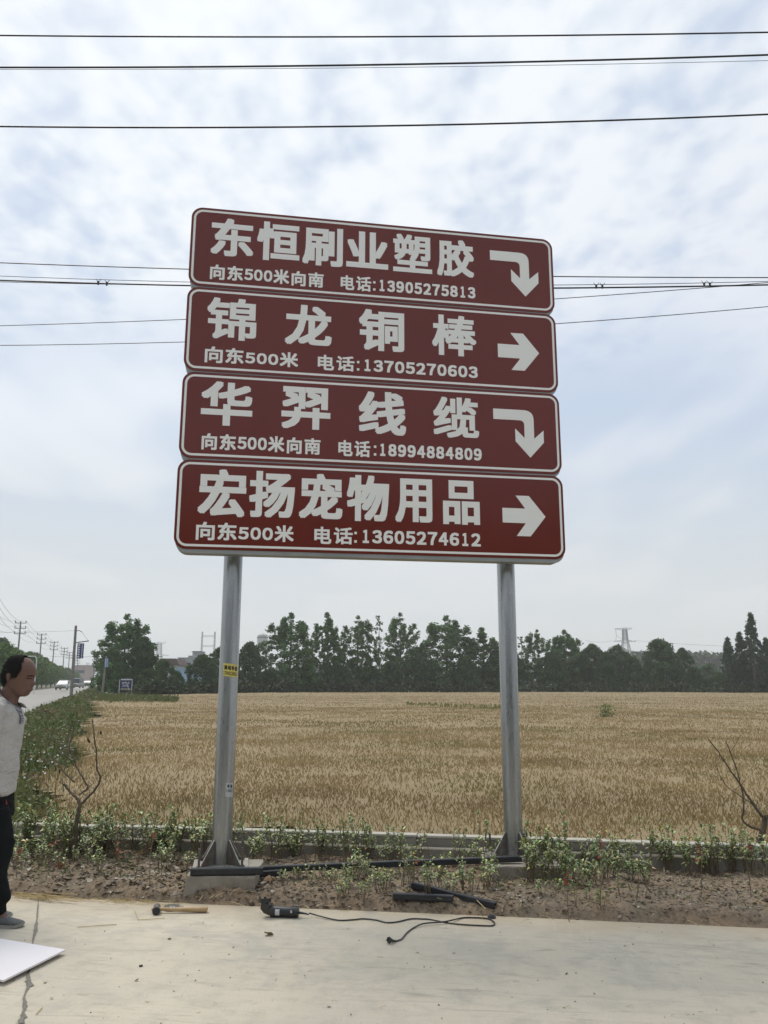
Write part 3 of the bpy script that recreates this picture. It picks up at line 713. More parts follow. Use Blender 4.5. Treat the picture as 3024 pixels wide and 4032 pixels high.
for i, (px, top) in enumerate(((64, 2453), (152, 2501), (205, 2532), (247, 2556), (269, 2573), (292, 2585), (303, 2598), (345, 2615), (358, 2622), (372, 2624), (386, 2632))):
    y = (12.0-CAM_H)/(2692-top)*3330; spots.append((px, y))
wl = ['nearest three armed utility pole, above the man on the left', 'second utility pole along the road line', 'third utility pole along the road line', 'fourth utility pole along the road line', 'fifth utility pole along the road line']
for i, (px, y) in enumerate(spots):
    o = proto_pole if i == 0 else copy_tree(proto_pole)
    p = D(px, 2700, y); o.location = (p.x, p.y, 0); o.rotation_euler = (0, 0, RA*.6)
    tag(o, wl[i] if i < 5 else 'tiny distant utility pole fading into haze down the road', 'utility pole', 'utility poles marching along the road'); ups.append(o)
# wires between them
pr = D(-150, 2700, spots[0][1]-70)
nodes = [Vector((pr.x, pr.y, 0))] + [o.location.copy() for o in ups]
ax = Vector((math.cos(RA*.6), math.sin(RA*.6), 0))
for z in (12.1, 11.2, 10.25):
    for sx_ in (-.88, .88):
        mb = MB()
        for a_, b_ in zip(nodes[:-1], nodes[1:]):
            A_ = a_+ax*sx_+Vector((0, 0, z)); B_ = b_+ax*sx_+Vector((0, 0, z)); L_ = (B_-A_).length; sag = L_*.022
            mb.tube([A_.lerp(B_, t)+Vector((0, 0, -4*sag*t*(1-t))) for t in np.linspace(0, 1, 9)], .017, 4, False)
        tag(mb.build('power_line', wire_m), {12.1: 'top', 11.2: 'middle', 10.25: 'lowest'}[z]+(' left' if sx_ < 0 else ' right')+' wire strung along the roadside utility poles', 'wire', 'wires along the utility poles')

# banner pole and its banners
navy = simple('banner_navy', (.02, .035, .12), (.03, .045, .14), 4, .6); lblue = simple('banner_blue', (.10, .22, .42), None, 4, .6)
offw = simple('print_white', (.72, .74, .76), None, 4, .6)
def banner(px, y, x_px0, x_px1, py0, py1, mat_, label, cols):
    c = D((x_px0+x_px1)/2, (py0+py1)/2, y); w = (x_px1-x_px0)/3330*y; h = (py1-py0)/3330*y
    o = empty('banner', (c.x, c.y, c.z)); tag(o, label, 'banner', 'banners on roadside poles')
    MB().box((0, 0, 0), (w, .03, h)).build('fabric', mat_, o)
    m = MB()
    for cx_, ww, n_, s0 in cols:
        for k in range(n_):
            zc_ = h*.5 - h*(k+.7)/(n_+.4); m.box((cx_*w, -.022, zc_+.0), (ww*w, .008, h/n_*s0)); m.box((cx_*w, -.0235, zc_), (ww*w*.3, .008, h/n_*.72))
    m.build('lettering', offw, o); return o
yb = 85.0; base = D(302, 2700, yb)
o = empty('banner_pole', (base.x, yb, 0)); tag(o, 'leaning concrete pole carrying a dark blue vertical banner beside the road', 'utility pole')
zt = D(302, 2471, yb).z; tp = D(302, 2471, yb)
MB().tube([(-.35, 0, -.1), (tp.x-base.x, 0, zt)], [.17, .12], 10).build('pole', pole_m, o, True)
za = D(302, 2536, yb).z; MB().tube([(-.25, 0, za-.05), (1.05, -.1, za+.12)], .05, 6).build('bracket', dark_m, o, True)
zb_ = D(302, 2492, yb).z; MB().tube([(-.35, 0, zb_+.02), (.0, 0, zb_+.03), (.25, 0, zb_-.12)], .035, 6).build('hook', dark_m, o, True)
MB().tube([(.25, 0, zb_-.12), (1.0, -.1, za+.1)], .012, 4).build('stay_wire', wire_m, o)
banner(302, yb-.15, 307, 333, 2541, 2600, navy, 'dark blue vertical banner with white characters on the near roadside pole', ((-.24, .30, 6, .5), (.25, .14, 9, .5)))
y2 = 96.; b2 = D(410, 2700, y2); o = empty('banner_pole', (b2.x, y2, 0)); tag(o, 'slim pole with a light blue banner beside the tall poplar', 'utility pole')
MB().tube([(-.05, 0, -.1), (.15, 0, D(410, 2590, y2).z)], [.15, .11], 8).build('pole', pole_m, o, True)
banner(424, y2-.15, 416, 430, 2599, 2634, lblue, 'small light blue vertical banner in front of the tall poplar', ((-.2, .30, 6, .5), (.25, .2, 7, .5)))
# cross wire from the banner pole
a_ = D(296, 2491, yb); 
for (p, q, lab) in (((-200, 2497), (296, 2491), 'thin wire from the banner pole to the left'), ((200, 2592), (420, 2588), 'thin wire crossing the road between the far poles')):
    mb = MB(); A_ = D(*p, yb); B_ = D(*q, yb); mb.tube([A_.lerp(B_, t)-Vector((0, 0, .5*t*(1-t))) for t in np.linspace(0, 1, 9)], .013, 4); tag(mb.build('wire', wire_m), lab, 'wire')
# street lamp
lp = D(76, 2700, 98); o = empty('street_lamp', (lp.x, lp.y, 0)); tag(o, 'pale street lamp among the trees behind the man', 'street lamp')
gl = simple('lamp_white', (.7, .72, .7), None, 4, .4); zt = D(76, 2594, 98).z
MB().tube([(1.9, 0, 0), (1.9, 0, zt-.3), (1.7, 0, zt)], .06, 8).build('pole', gl, o, True); MB().box((1.2, 0, zt+.02), (1.1, .3, .1), bev=.03).build('lamp_head', gl, o)

# billboard-like blue board by the field
yB = 104.; c = D(500, 2693, yB); o = empty('notice_board', (c.x, c.y, 0)); tag(o, 'blue notice board on posts at the corner of the wheat field', 'sign')
w_ = 46/3330*yB; z0, z1 = D(500, 2716, yB).z, D(500, 2686, yB).z
bm_ = simple('board_blue', (.02, .03, .13), None, 3, .5)
MB().box((0, 0, (z0+z1)/2), (w_, .06, z1-z0)).build('panel', bm_, o)
MB().box((.12, -.05, z1+.12), (w_*.95, .3, .16)).build('canopy', offw, o)
for sx_ in (-1, 1): MB().box((sx_*(w_/2+.05), 0, (z1+0)/2-.1), (.08, .09, z1+.4)).build('post', gl, o)
MB().box((0.05, -.02, z0-.13), (w_*.85, .05, .22)).build('skirting', simple('board_foot', (.35, .34, .24), None, 3, .8), o)
MB().tube([(.25, -.4, z1-.35), (1.15, -.9, -.5)], .03, 5).build('stay', gl, o)

def text_mesh(body, size=1.0):
    cu = bpy.data.curves.new('t', 'FONT'); cu.body = body; cu.size = size; cu.fill_mode = 'FRONT'; cu.resolution_u = 3
    ob = bpy.data.objects.new('t', cu); COL.objects.link(ob); bpy.context.view_layer.update()
    me = bpy.data.meshes.new_from_object(ob.evaluated_get(bpy.context.evaluated_depsgraph_get()))
    v = np.array([x.co[:] for x in me.vertices])[:, :2]; f = [tuple(p.vertices) for p in me.polygons]
    COL.objects.unlink(ob); bpy.data.objects.remove(ob); bpy.data.curves.remove(cu); bpy.data.meshes.remove(me)
    return v, f
_gc = {}
def glyph(ch):
    if ch not in _gc: _gc[ch] = text_mesh(ch)
    return _gc[ch]
FW = {**{str(i): chr(0xFF10+i) for i in range(10)}}
def put_glyph(mb, ch, x0, x1, z0, z1, bx, bz, y=-.0015, lay=.00005):
    """bold glyph whose bounding box is exactly the given one: shifted copies, each a hair in front of the other"""
    v, f = glyph(FW.get(ch, ch))
    lo = v.min(0); hi = v.max(0); n01 = (v-lo)/(hi-lo+1e-9)
    w, h = x1-x0-2*bx, z1-z0-2*bz; k = 0
    for sx_, sz_ in ((-1, -1), (-1, 1), (1, -1), (1, 1), (0, -1), (0, 1), (-1, 0), (1, 0), (0, 0)):
        P = [(x0+bx+sx_*bx+p[0]*w, y-k*lay, z0+bz+sz_*bz+p[1]*h) for p in n01]; mb.add(P, f); k += 1
m = MB()
for i, ch in enumerate('OPPLE'): put_glyph(m, ch, -w_*.33+i*w_*.135, -w_*.33+i*w_*.135+w_*.11, z1-.42, z1-.16, .012, .012, -.04, .001)
m.box((.0, -.04, z1-.56), (w_*.5, .02, .08)); m.box((0, -.04, z1-.72), (w_*.6, .02, .04)); m.build('lettering', offw, o)

# ------------------------------------------------------------------ pylons, silo, buildings far behind
lat = simple('galvanised_far', (.30, .31, .32), None, 1, .6, .3)
def lattice(mb, z0, z1, w0, w1, r, n=6, c=(0, 0)):
    for i in range(n):
        a = z0+(z1-z0)*i/n; b = z0+(z1-z0)*(i+1)/n; wa = w0+(w1-w0)*i/n; wb = w0+(w1-w0)*(i+1)/n
        cs = ((-1, -1), (1, -1), (1, 1), (-1, 1))
        for k in range(4):
            p, q = cs[k], cs[(k+1) % 4]
            mb.tube([(c[0]+p[0]*wa, c[1]+p[1]*wa, a), (c[0]+p[0]*wb, c[1]+p[1]*wb, b)], r, 4, False)
            mb.tube([(c[0]+p[0]*wa, c[1]+p[1]*wa, a), (c[0]+q[0]*wb, c[1]+q[1]*wb, b)], r*.6, 4, False)
            mb.tube([(c[0]+q[0]*wa, c[1]+q[1]*wa, a), (c[0]+p[0]*wb, c[1]+p[1]*wb, b)], r*.6, 4, False)
            mb.tube([(c[0]+p[0]*wb, c[1]+p[1]*wb, b), (c[0]+q[0]*wb, c[1]+q[1]*wb, b)], r*.6, 4, False)
def pylon(px, top, y, label, arm=(1, 1), tw=1.3, rr=.16):
    p = D(px, top, y); H = p.z; o = empty('power_pylon', (p.x, y, 0)); tag(o, label, 'pylon', 'power pylons on the horizon')
    k = y/3330
    m = MB(); lattice(m, 0, H-46*k, 36*k, 9*k, rr, 5); lattice(m, H-46*k, H-4*k, 9*k, 7.5*k, rr, 4); m.build('mast', lat, o)
    m = MB()
    for z_, wl_, wr in ((H, 38*k*arm[0], 29*k*arm[1]), (H-47*k, 46*k*arm[0], 42*k*arm[1]), (H-88*k, 20*k*arm[0], 60*k*arm[1])):
        for yy in (-1, 1):
            m.tube([(-wl_, 0, z_-(6*k if z_ < H else 3*k)), (0, yy*2*k, z_), (wr, 0, z_-(6*k if z_ < H else 0))], rr, 4); m.tube([(-wl_, 0, z_-4*k), (0, yy*2*k, z_-9*k), (wr, 0, z_-3*k)], rr*.7, 4)
    m.build('crossarm', lat, o)
    m = MB(); m.tube([(-36*k, 0, H-4*k), (-34*k, 0, H-30*k), (-38*k, 0, H-52*k)], rr*.6, 4); m.tube([(-34*k, 0, H-30*k), (-14*k, 0, H-42*k), (0, 0, H-32*k)], rr*.5, 4); m.build('jumper_cable', lat, o)
pylon(2462, 2467, 420, 'latticed power pylon standing above the trees on the right')
pylon(632, 2534, 620, 'pale hazy power pylon left of the grey building', (.7, .9))
H_ = D(825, 2492, 700); k = 700/3330; o = empty('power_pylon', (H_.x, 700, 0)); tag(o, 'hazy two legged portal pylon left of the left sign post', 'pylon', 'power pylons on the horizon')
m = MB()
for sx_ in (-25, 25): lattice(m, 0, H_.z, 3.5*k, 2.0*k, .14, 14, (sx_*k, 0))
m.build('mast', lat, o); m = MB()
for z_ in (H_.z-15*k, H_.z-54*k, H_.z-92*k):
    for dz in (0, -5*k): m.tube([(-28*k, 0, z_+dz), (28*k, 0, z_+dz)], .22, 4)
m.build('crossarm', lat, o)
for (x0, y0, x1, y1, dd, lab) in ((2310, 2517, 2416, 2517, 420, 'left'), (2505, 2516, 3100, 2540, 420, 'right')):
    m = MB(); A_ = D(x0, y0, dd); B_ = D(x1, y1, dd); m.tube([A_.lerp(B_, t)-Vector((0, 0, 3*t*(1-t))) for t in np.linspace(0, 1, 7)], .07, 4); tag(m.build('power_line', lat), 'faint high voltage line running '+lab+' from the right pylon', 'wire')

bw = simple('render_grey', (.40, .41, .40), (.31, .32, .31), .8, .9); bdark = simple('window_dark', (.05, .06, .065), None, 2, .3); blue_s = simple('sheet_blue', (.30, .45, .60), (.26, .40, .54), .5, .6)
redb = simple('roof_redbrown', (.10, .055, .045), None, 1, .8); whit = simple('render_white', (.62, .62, .60), (.5, .5, .48), 1, .85)
def bld(name, x0, x1, top, y, dep, m_, label, cat='building', wins=(), zb=-.3):
    A_ = D(x0, 2700, y); B_ = D(x1, 2700, y); zt = D((x0+x1)/2, top, y).z; cx = (A_.x+B_.x)/2; w = B_.x-A_.x
    o = empty(name, (cx, y, zb)); tag(o, label, cat)
    MB().box((0, dep/2, (zt-zb)/2), (w, dep, zt-zb)).build('wall', m_, o)
    MB().box((0, dep/2, zt-zb+.08), (w+.3, dep+.3, .16)).build('roof', m_, o)
    for (fx_, fz, fw, fh) in wins:
        wdw = MB().box((fx_*w/2, -.03, fz*(zt-zb)), (fw, .12, fh)).build('window', bdark, o); MB().box((fx_*w/2, -.08, fz*(zt-zb)-fh/2-.05), (fw+.2, .16, .1)).build('sill', whit, wdw)
    return o, w, zt-zb
o, w, h = bld('apartment_building', 700, 795, 2596, 230, 12, bw, 'grey rendered block with stepped roof box behind the low dark tree', wins=[(-.6, .78, 1.2, 1.3), (-.1, .78, 1.2, 1.3), (.45, .78, 1.2, 1.3), (-.6, .55, 1.2, 1.3), (-.1, .55, 1.2, 1.3), (.45, .55, 1.2, 1.3)])
MB().box((w*.22, 4, h+.9), (w*.36, 5, 1.7)).build('roof_box', bw, o); MB().box((-w*.1, 4, h+.4), (w*.14, 3, .7)).build('roof_box', bw, o); MB().box((w*.22, 4, h+1.83), (w*.42, 5.6, .15)).build('roof_box', bdark, o)
bld('shed', 690, 760, 2640, 200, 14, blue_s, 'pale blue sheet metal shed in front of the grey block')
o, w, h = bld('house', 622, 702, 2625, 215, 9, bw, 'house with dark red brown roof left of the grey block'); MB().prism([(-w/2-.4, h), (w/2+.4, h), (w/2-.6, h+1.7), (-w/2+.6, h+1.7)], -.4, 9.4).build('roof', redb, o)
bld('low_building', 1110, 1400, 2640, 178, 8, bw, 'low grey building glimpsed between the trunks in the middle')
bld('outbuilding', 860, 1012, 2678, 128, 6, bw, 'pale low wall of an outbuilding right of the left sign post', wins=[(-.2, .4, .7, 1.0)])
bld('outbuilding', 1013, 1120, 2676, 126, 5, whit, 'white doorway building under the trees below the silo', wins=[(-.75, .42, 1.3, 2.0), (.05, .42, .8, 1.6), (.6, .42, .8, 1.6)])
bld('brick_wall', 1120, 1330, 2688, 150, .3, simple('far_brick', (.15, .13, .12), None, 1, .9), 'dull boundary wall behind the trunks right of the white doorway building', 'wall')
bld('white_shed', 1735, 1772, 2693, 150, 3, whit, 'small white shed glimpsed under the pointed poplar', 'shed')
o, w, h = bld('house', 2520, 2600, 2632, 200, 8, whit, 'pale house wall showing through the domed tree')
o, w, h = bld('apartment_building', 283, 335, 2628, 420, 12, simple('pink_render', (.42, .33, .30), None, 1, .9), 'distant pinkish block at the far end of the road', wins=[(-.6, .7, 2, 1.5), (0, .7, 2, 1.5), (.6, .7, 2, 1.5)])
# white silo
c = D(1032, 2700, 190); zt = D(1032, 2494, 190).z; zb0 = D(1032, 2560, 190).z; o = empty('silo', (c.x, 190, 0)); tag(o, 'white cylindrical silo with domed top on a frame, rising behind the trees', 'silo')
m = MB(); r_ = 21/3330*190; m.tube([(0, 0, zb0), (0, 0, zt-1.0), (0, 0, zt-.5), (0, 0, zt-.15), (0, 0, zt)], [r_, r_, r_*.9, r_*.5, r_*.15], 20); m.build('tank', whit, o, True)
m = MB(); m.tube([(0, 0, zt-1.15), (0, 0, zt-1.0)], r_*1.06, 20); m.tube([(0, 0, zb0-.3), (0, 0, zb0)], r_*1.25, 20); m.build('ring', pole_m, o)
m = MB()
for sx_ in (-1, 1):
    for sy_ in (-1, 1): m.tube([(sx_*r_*.8, sy_*r_*.8, 0), (sx_*r_*.8, sy_*r_*.8, zb0)], .15, 6)
for z_ in (zb0*.45, zb0*.75): m.box((0, -r_*.8, z_), (r_*1.6, .12, .12)); m.box((0, r_*.8, z_), (r_*1.6, .12, .12))
m.build('frame', pole_m, o)

# ------------------------------------------------------------------ cars on the road
glass = simple('car_glass', (.03, .035, .04), None, 3, .12); tyre = simple('tyre', (.02, .02, .02), None, 9, .9); rim_m = simple('rim', (.4, .4, .4), None, 3, .4, .6)
lampm = simple('headlight_glass', (.35, .36, .36), None, 3, .2); plate = simple('number_plate', (.35, .30, .06), None, 3, .6)
def car(px, py, width_px, paint, label, van=False):
    y = 1.78/(width_px/3330.); p = D(px, 2700, y); z = D(px, py, y).z
    o = empty('parked_car' if False else 'car', (p.x, y, z), RA*.35+.02); tag(o, label, 'van' if van else 'car', 'cars coming down the road')
    W = .89; L_ = 4.4
    def ring(yy, zb, zs, zt_, wb, wt):     # cross-section across the car
        return [(-wb, yy, zb), (-wb-.02, yy, (zb+zs)/2), (-wb, yy, zs), (-wt, yy, zt_), (wt, yy, zt_), (wb, yy, zs), (wb+.02, yy, (zb+zs)/2), (wb, yy, zb)]
    hd = 1.0 if van else .78
    st = [(-.05, .38, .55, .62, .72, .60), (0.0, .24, .55, .70, .84, .70), (.5, .2, .68, .82, .88, .76), (1.15, .2, .80, .92, .89, .78), (3.6, .2, .85, .96, .89, .78), (4.25, .25, .8, .92, .85, .74), (4.4, .4, .7, .8, .78, .66)]
    m = MB(); m.loft([ring(*s) for s in st]); m.build('body', paint, o, True)
    hi = 1.75 if van else 1.45
    m = MB(); cab = [((.55 if van else .95), .80, .84, .78), ((1.15 if van else 1.75), hi-.05, .66, .64), (2.2, hi, .64, .62), (3.1 if not van else 4.0, hi-.03, .64, .62), (3.9 if not van else 4.3, .93, .82, .76)]
    m.loft([[(-w1, yy, .88), (-w1*.97, yy, (.88+zz)/2+.02), (-w2, yy, max(zz, .9)), (w2, yy, max(zz, .9)), (w1*.97, yy, (.88+zz)/2+.02), (w1, yy, .88)] for (yy, zz, w1, w2) in cab]); m.build('cabin', paint, o, True)
    y0, y1 = cab[0][0], cab[1][0]
    m = MB(); m.add([(-.70, y0+.05, .93), (.70, y0+.05, .93), (.60, y1-.02, hi-.11), (-.60, y1-.02, hi-.11)], [(0, 1, 2, 3)]); 
    v_ = [(a, b-.03, c_+.015) for a, b, c_ in m.v]; m = MB(); m.add(v_+[(a, b+.03, c_-.02) for a, b, c_ in v_], [(0, 1, 2, 3), (7, 6, 5, 4), (0, 4, 5, 1), (1, 5, 6, 2), (2, 6, 7, 3), (3, 7, 4, 0)]); m.build('windscreen', glass, o)
    for s_ in (-1, 1):
        m = MB(); m.add([(s_*.845, y1-.3, .96), (s_*.845, 3.3, .96), (s_*.70, 3.0, hi-.14), (s_*.70, y1+.1, hi-.14)], [(0, 1, 2, 3)]); m.build('side_window', glass, o)
        MB().box((s_*.62, -.03, .60), (.32, .06, .15), bev=.02).build('headlight', lampm, o)
        MB().box((s_*1.0, 1.3, .98), (.2, .12, .14), bev=.02).build('wing_mirror', paint, o)
        for yy in (.85, 3.5):
            t_ = MB().tube([(s_*.90, yy, .32), (s_*.70, yy, .32)], .32, 14).build('wheel', tyre, o, True); MB().tube([(s_*.91, yy, .32), (s_*.89, yy, .32)], .19, 12).build('rim', rim_m, t_)
    MB().box((0, -.035, .60), (.85, .05, .13)).build('grille', tyre, o); MB().box((0, -.04, .33), (1.5, .06, .14), bev=.02).build('bumper', tyre, o); MB().box((0, -.08, .40), (.44, .02, .13)).build('number_plate', plate, o)
    return o
pw = simple('paint_white', (.50, .51, .50), None, 1, .3); pdk = simple('paint_dark', (.05, .055, .06), None, 1, .3); psv = simple('paint_silver', (.28, .28, .27), None, 1, .35, .3); pb = simple('paint_slate', (.06, .075, .09), None, 1, .3)
car(243, 2724.5, 46, pw, 'white saloon car coming towards the camera, nearest on the road')
car(297, 2717, 39, psv, 'brownish grey van behind the banner pole', True)
car(343, 2711, 31, pb, 'dark slate saloon car third along the road')
car(358, 2708.5, 27, pw, 'white van farthest off, behind the dark saloon', True)

# ------------------------------------------------------------------ overhead cables
def cable(pts, y, r, name, label, group=None, ext=14):
    P = [D(px, py, y) for px, py in pts]; X = [p.x for p in P]; Z = [p.z for p in P]; cf = np.polyfit(X, Z, min(2, len(P)-1))
    xs_ = np.linspace(min(X)-ext, max(X)+ext, 60); mb = MB(); mb.tube([(x, y, float(np.polyval(cf, x))) for x in xs_], r, 6); return tag(mb.build(name, wire_m, None, True), label, 'cable', group)
cable([(0, 149), (1512, 146), (2200, 133), (3024, 118)], 7.2, .0085, 'overhead_cable', 'topmost thick black cable crossing the sky')
cable([(0, 274), (756, 269), (1512, 257), (2300, 228), (3024, 208)], 7.2, .0100, 'overhead_cable', 'second thick black cable from the top of the sky')
cable([(600, 277.5), (1512, 269), (2300, 245), (3024, 230)], 8.5, .0030, 'overhead_cable', 'hair thin cable just under the second thick cable')
cable([(0, 507), (756, 508), (1512, 496), (2300, 470), (3024, 441)], 7.2, .0090, 'overhead_cable', 'third thick black cable, lowest of the three thick ones')
cable([(0, 1044.4), (733, 1064.6), (2173, 1084.4), (3024, 1083.3)], 13, .0090, 'overhead_cable', 'upper cable passing behind the first sign panel')
cable([(0, 1097), (733, 1114.5), (2175, 1118.7), (3024, 1098)], 13, .0055, 'overhead_cable', 'thin messenger wire just above the cable bundle')
cable([(0, 1113), (760, 1130.5), (1400, 1134), (2176, 1130), (3024, 1112)], 13, .0135, 'cable_bundle', 'thick black cable bundle passing behind the sign at the first joint')
cable([(0, 1119), (200, 1124), (520, 1126), (800, 1128)], 13.02, .006, 'overhead_cable', 'loose strand splitting from the cable bundle at the left', ext=2)
cable([(0, 1291.8), (720, 1263.4), (2178, 1172.4), (3024, 1102.6)], 11, .0055, 'overhead_cable', 'grey wire rising to the right, crossing the bundle near the right edge')
cable([(0, 1370), (716, 1351), (2180, 1271.3), (3024, 1196.9)], 11, .0055, 'overhead_cable', 'lowest grey wire rising to the right behind the second panel')
for i, (px, py) in enumerate(((381, 1121), (415, 1124), (2342, 1123), (2366, 1123), (2767, 1112), (2790, 1114))):
    p = D(px, py, 12.98); mb = MB(); s_ = .7; mb.tube([p+Vector((-.04, 0, .07)), p+Vector((-.012, 0, .02)), p+Vector((0, 0, -.01)), p+Vector((.012, 0, .02)), p+Vector((.045, 0, .07))], .005, 5); mb.tube([p+Vector((0, 0, -.035)), p+Vector((0, 0, .03))], [.014, .02], 7)
    tag(mb.build('cable_clamp', dark_m), ('first', 'second')[i % 2]+' of the pair of clamps on the cable bundle '+('left of the sign', 'just right of the sign', 'near the right edge')[i//2], 'clamp', 'clamps on the cable bundle')

# ------------------------------------------------------------------ the sign
SIGN = empty('direction_sign', (-1.2388, 6.7483, 0)); SIGN.rotation_euler = (-.0062, 0, .164)
tag(SIGN, 'large brown direction sign of four stacked panels with white Chinese lettering on two steel posts', 'sign')
XO = -.4734; FYs = -.16
red = Mat('sign_brown'); nz = red.noise(1.2, 3); 
red.set(Base_Color=red.mix(red.ramp(nz, .35, .65), (.150, .026, .0175), (.135, .023, .0155)), Roughness=.18); red.b.inputs['Specular IOR Level'].default_value = .36
red = red.m
wht = Mat('sign_white_film'); nz = wht.noise(60, 3); wht.set(Base_Color=wht.mix(nz, (.85, .84, .79), (.79, .785, .745)), Roughness=.4); wht = wht.m
galv = Mat('galvanised_steel'); n1 = galv.noise(3, 4, .6, (6, 6, .35)); n2 = galv.noise(22, 5, .6, (3, 3, .5)); vo = galv.noise(9, 6, .7, (1, 1, .12), off=(3, 1, 0))
col = galv.mix(galv.ramp(n1, .35, .65), (.37, .375, .365), (.27, .275, .27)); col = galv.mix(galv.ramp(vo, .58, .72, 0, .5), col, (.17, .16, .145))
galv.set(Base_Color=col, Metallic=.8, Roughness=galv.ramp(n2, .3, .7, .24, .40)); galv = galv.m
alu = simple('tray_aluminium', (.33, .34, .33), (.26, .27, .26), 4, .5, .5)
dkgap = simple('channel_dark', (.06, .055, .05), None, 4, .7, .3)
def rrect(x0, x1, z0, z1, r, n=10):
    P = []
    for cx, cz, a0 in ((x1-r, z1-r, 0), (x0+r, z1-r, 90), (x0+r, z0+r, 180), (x1-r, z0+r, 270)):
        for k in range(n+1): a = R(a0+90*k/n); P.append((cx+r*math.cos(a), cz+r*math.sin(a)))
    return P[::-1]
def ringstrip(mb, a, b, y0, y1):
    n = len(a); vs = [(p[0], y0, p[1]) for p in a]+[(p[0], y0, p[1]) for p in b]+[(p[0], y1, p[1]) for p in a]+[(p[0], y1, p[1]) for p in b]; fs = []
    for i in range(n):
        j = (i+1) % n; fs += [(i, j, n+j, n+i), (2*n+i, 2*n+j, j, i), (n+i, n+j, 3*n+j, 3*n+i)]
    mb.add(vs, fs)
def curve_pts(p0, c, p1, n=7): return [((1-t)**2*p0[0]+2*t*(1-t)*c[0]+t*t*p1[0], (1-t)**2*p0[1]+2*t*(1-t)*c[1]+t*t*p1[1]) for t in np.linspace(0, 1, n)]
def turn_arrow(dx, dz):
    P = [(2.688, 5.462)] + curve_pts((2.965, 5.462), (3.058, 5.462), (3.058, 5.375)) + [(3.058, 5.202), (3.146, 5.282), (3.146, 5.170), (3.017, 5.027), (2.885, 5.172), (2.885, 5.288), (2.970, 5.204)] + curve_pts((2.970, 5.325), (2.968, 5.366), (2.925, 5.366)) + [(2.688, 5.366)]
    return [(x+dx, z+dz) for x, z in P]
def straight_arrow(dz): return [(x, z+dz) for x, z in ((2.738, 4.546), (2.943, 4.546), (2.860, 4.659), (2.980, 4.659), (3.125, 4.480), (2.984, 4.303), (2.860, 4.303), (2.945, 4.417), (2.738, 4.417))]
T1 = (('向', .182, .306, 4.952, 5.092), ('东', .328, .462, 4.955, 5.092), ('5', .474, .548, 4.970, 5.075), ('0', .556, .630, 4.970, 5.077), ('0', .640, .714, 4.970, 5.077), ('米', .724, .860, 4.958, 5.096), ('向', .881, 1.004, 4.952, 5.093), ('南', 1.027, 1.162, 4.953, 5.094), ('电', 1.313, 1.435, 4.953, 5.092), ('话', 1.450, 1.586, 4.952, 5.093))
T3 = tuple((c_, a_, b_, z0-1.523, z1-1.522) for (c_, a_, b_, z0, z1) in T1)
T2 = (('向', .173, .321, 4.190, 4.336), ('东', .344, .496, 4.193, 4.334), ('5', .509, .592, 4.205, 4.302), ('0', .606, .690, 4.205, 4.304), ('0', .702, .787, 4.205, 4.304), ('米', .800, .957, 4.194, 4.329), ('电', 1.125, 1.266, 4.188, 4.328), ('话', 1.286, 1.443, 4.190, 4.328))
T4 = tuple((c_, a_, b_, z0-1.516, z1-1.512) for (c_, a_, b_, z0, z1) in T2)
PAN = [
 (4.879, 5.627, (('东', .175, .542, 5.180, 5.541), ('恒', .571, .944, 5.174, 5.546), ('刷', .970, 1.329, 5.164, 5.538), ('业', 1.360, 1.739, 5.178, 5.533), ('塑', 1.784, 2.142, 5.172, 5.546), ('胶', 2.188, 2.534, 5.166, 5.535)), T1, '13905275813', (1.604, 1.624), (1.648, 2.541, 4.966, 5.076), turn_arrow(0, 0)),
 (4.109, 4.872, (('锦', .174, .592, 4.405, 4.788), ('龙', .837, 1.241, 4.404, 4.778), ('铜', 1.478, 1.883, 4.398, 4.785), ('棒', 2.135, 2.541, 4.400, 4.786)), T2, '13705270603', (1.465, 1.486), (1.516, 2.546, 4.203, 4.311), straight_arrow(0)),
 (3.351, 4.102, (('华', .161, .585, 3.643, 4.028), ('羿', .827, 1.241, 3.648, 4.022), ('线', 1.484, 1.897, 3.634, 4.022), ('缆', 2.138, 2.547, 3.640, 4.012)), T3, '18994884809', (1.617, 1.638), (1.658, 2.566, 3.446, 3.555), turn_arrow(-.009, -1.532)),
 (2.597, 3.342, (('宏', .175, .560, 2.870, 3.268), ('扬', .585, .957, 2.877, 3.268), ('宠', .993, 1.355, 2.882, 3.266), ('物', 1.390, 1.749, 2.874, 3.270), ('用', 1.802, 2.121, 2.876, 3.258), ('品', 2.214, 2.537, 2.874, 3.260)), T4, '13605274612', (1.456, 1.478), (1.512, 2.539, 2.690, 2.802), straight_arrow(-1.511)),
]
plab = ['topmost panel with turn arrow, six big characters', 'second panel with right arrow, four big characters', 'third panel with turn arrow, four big characters', 'lowest panel with right arrow, six big characters']
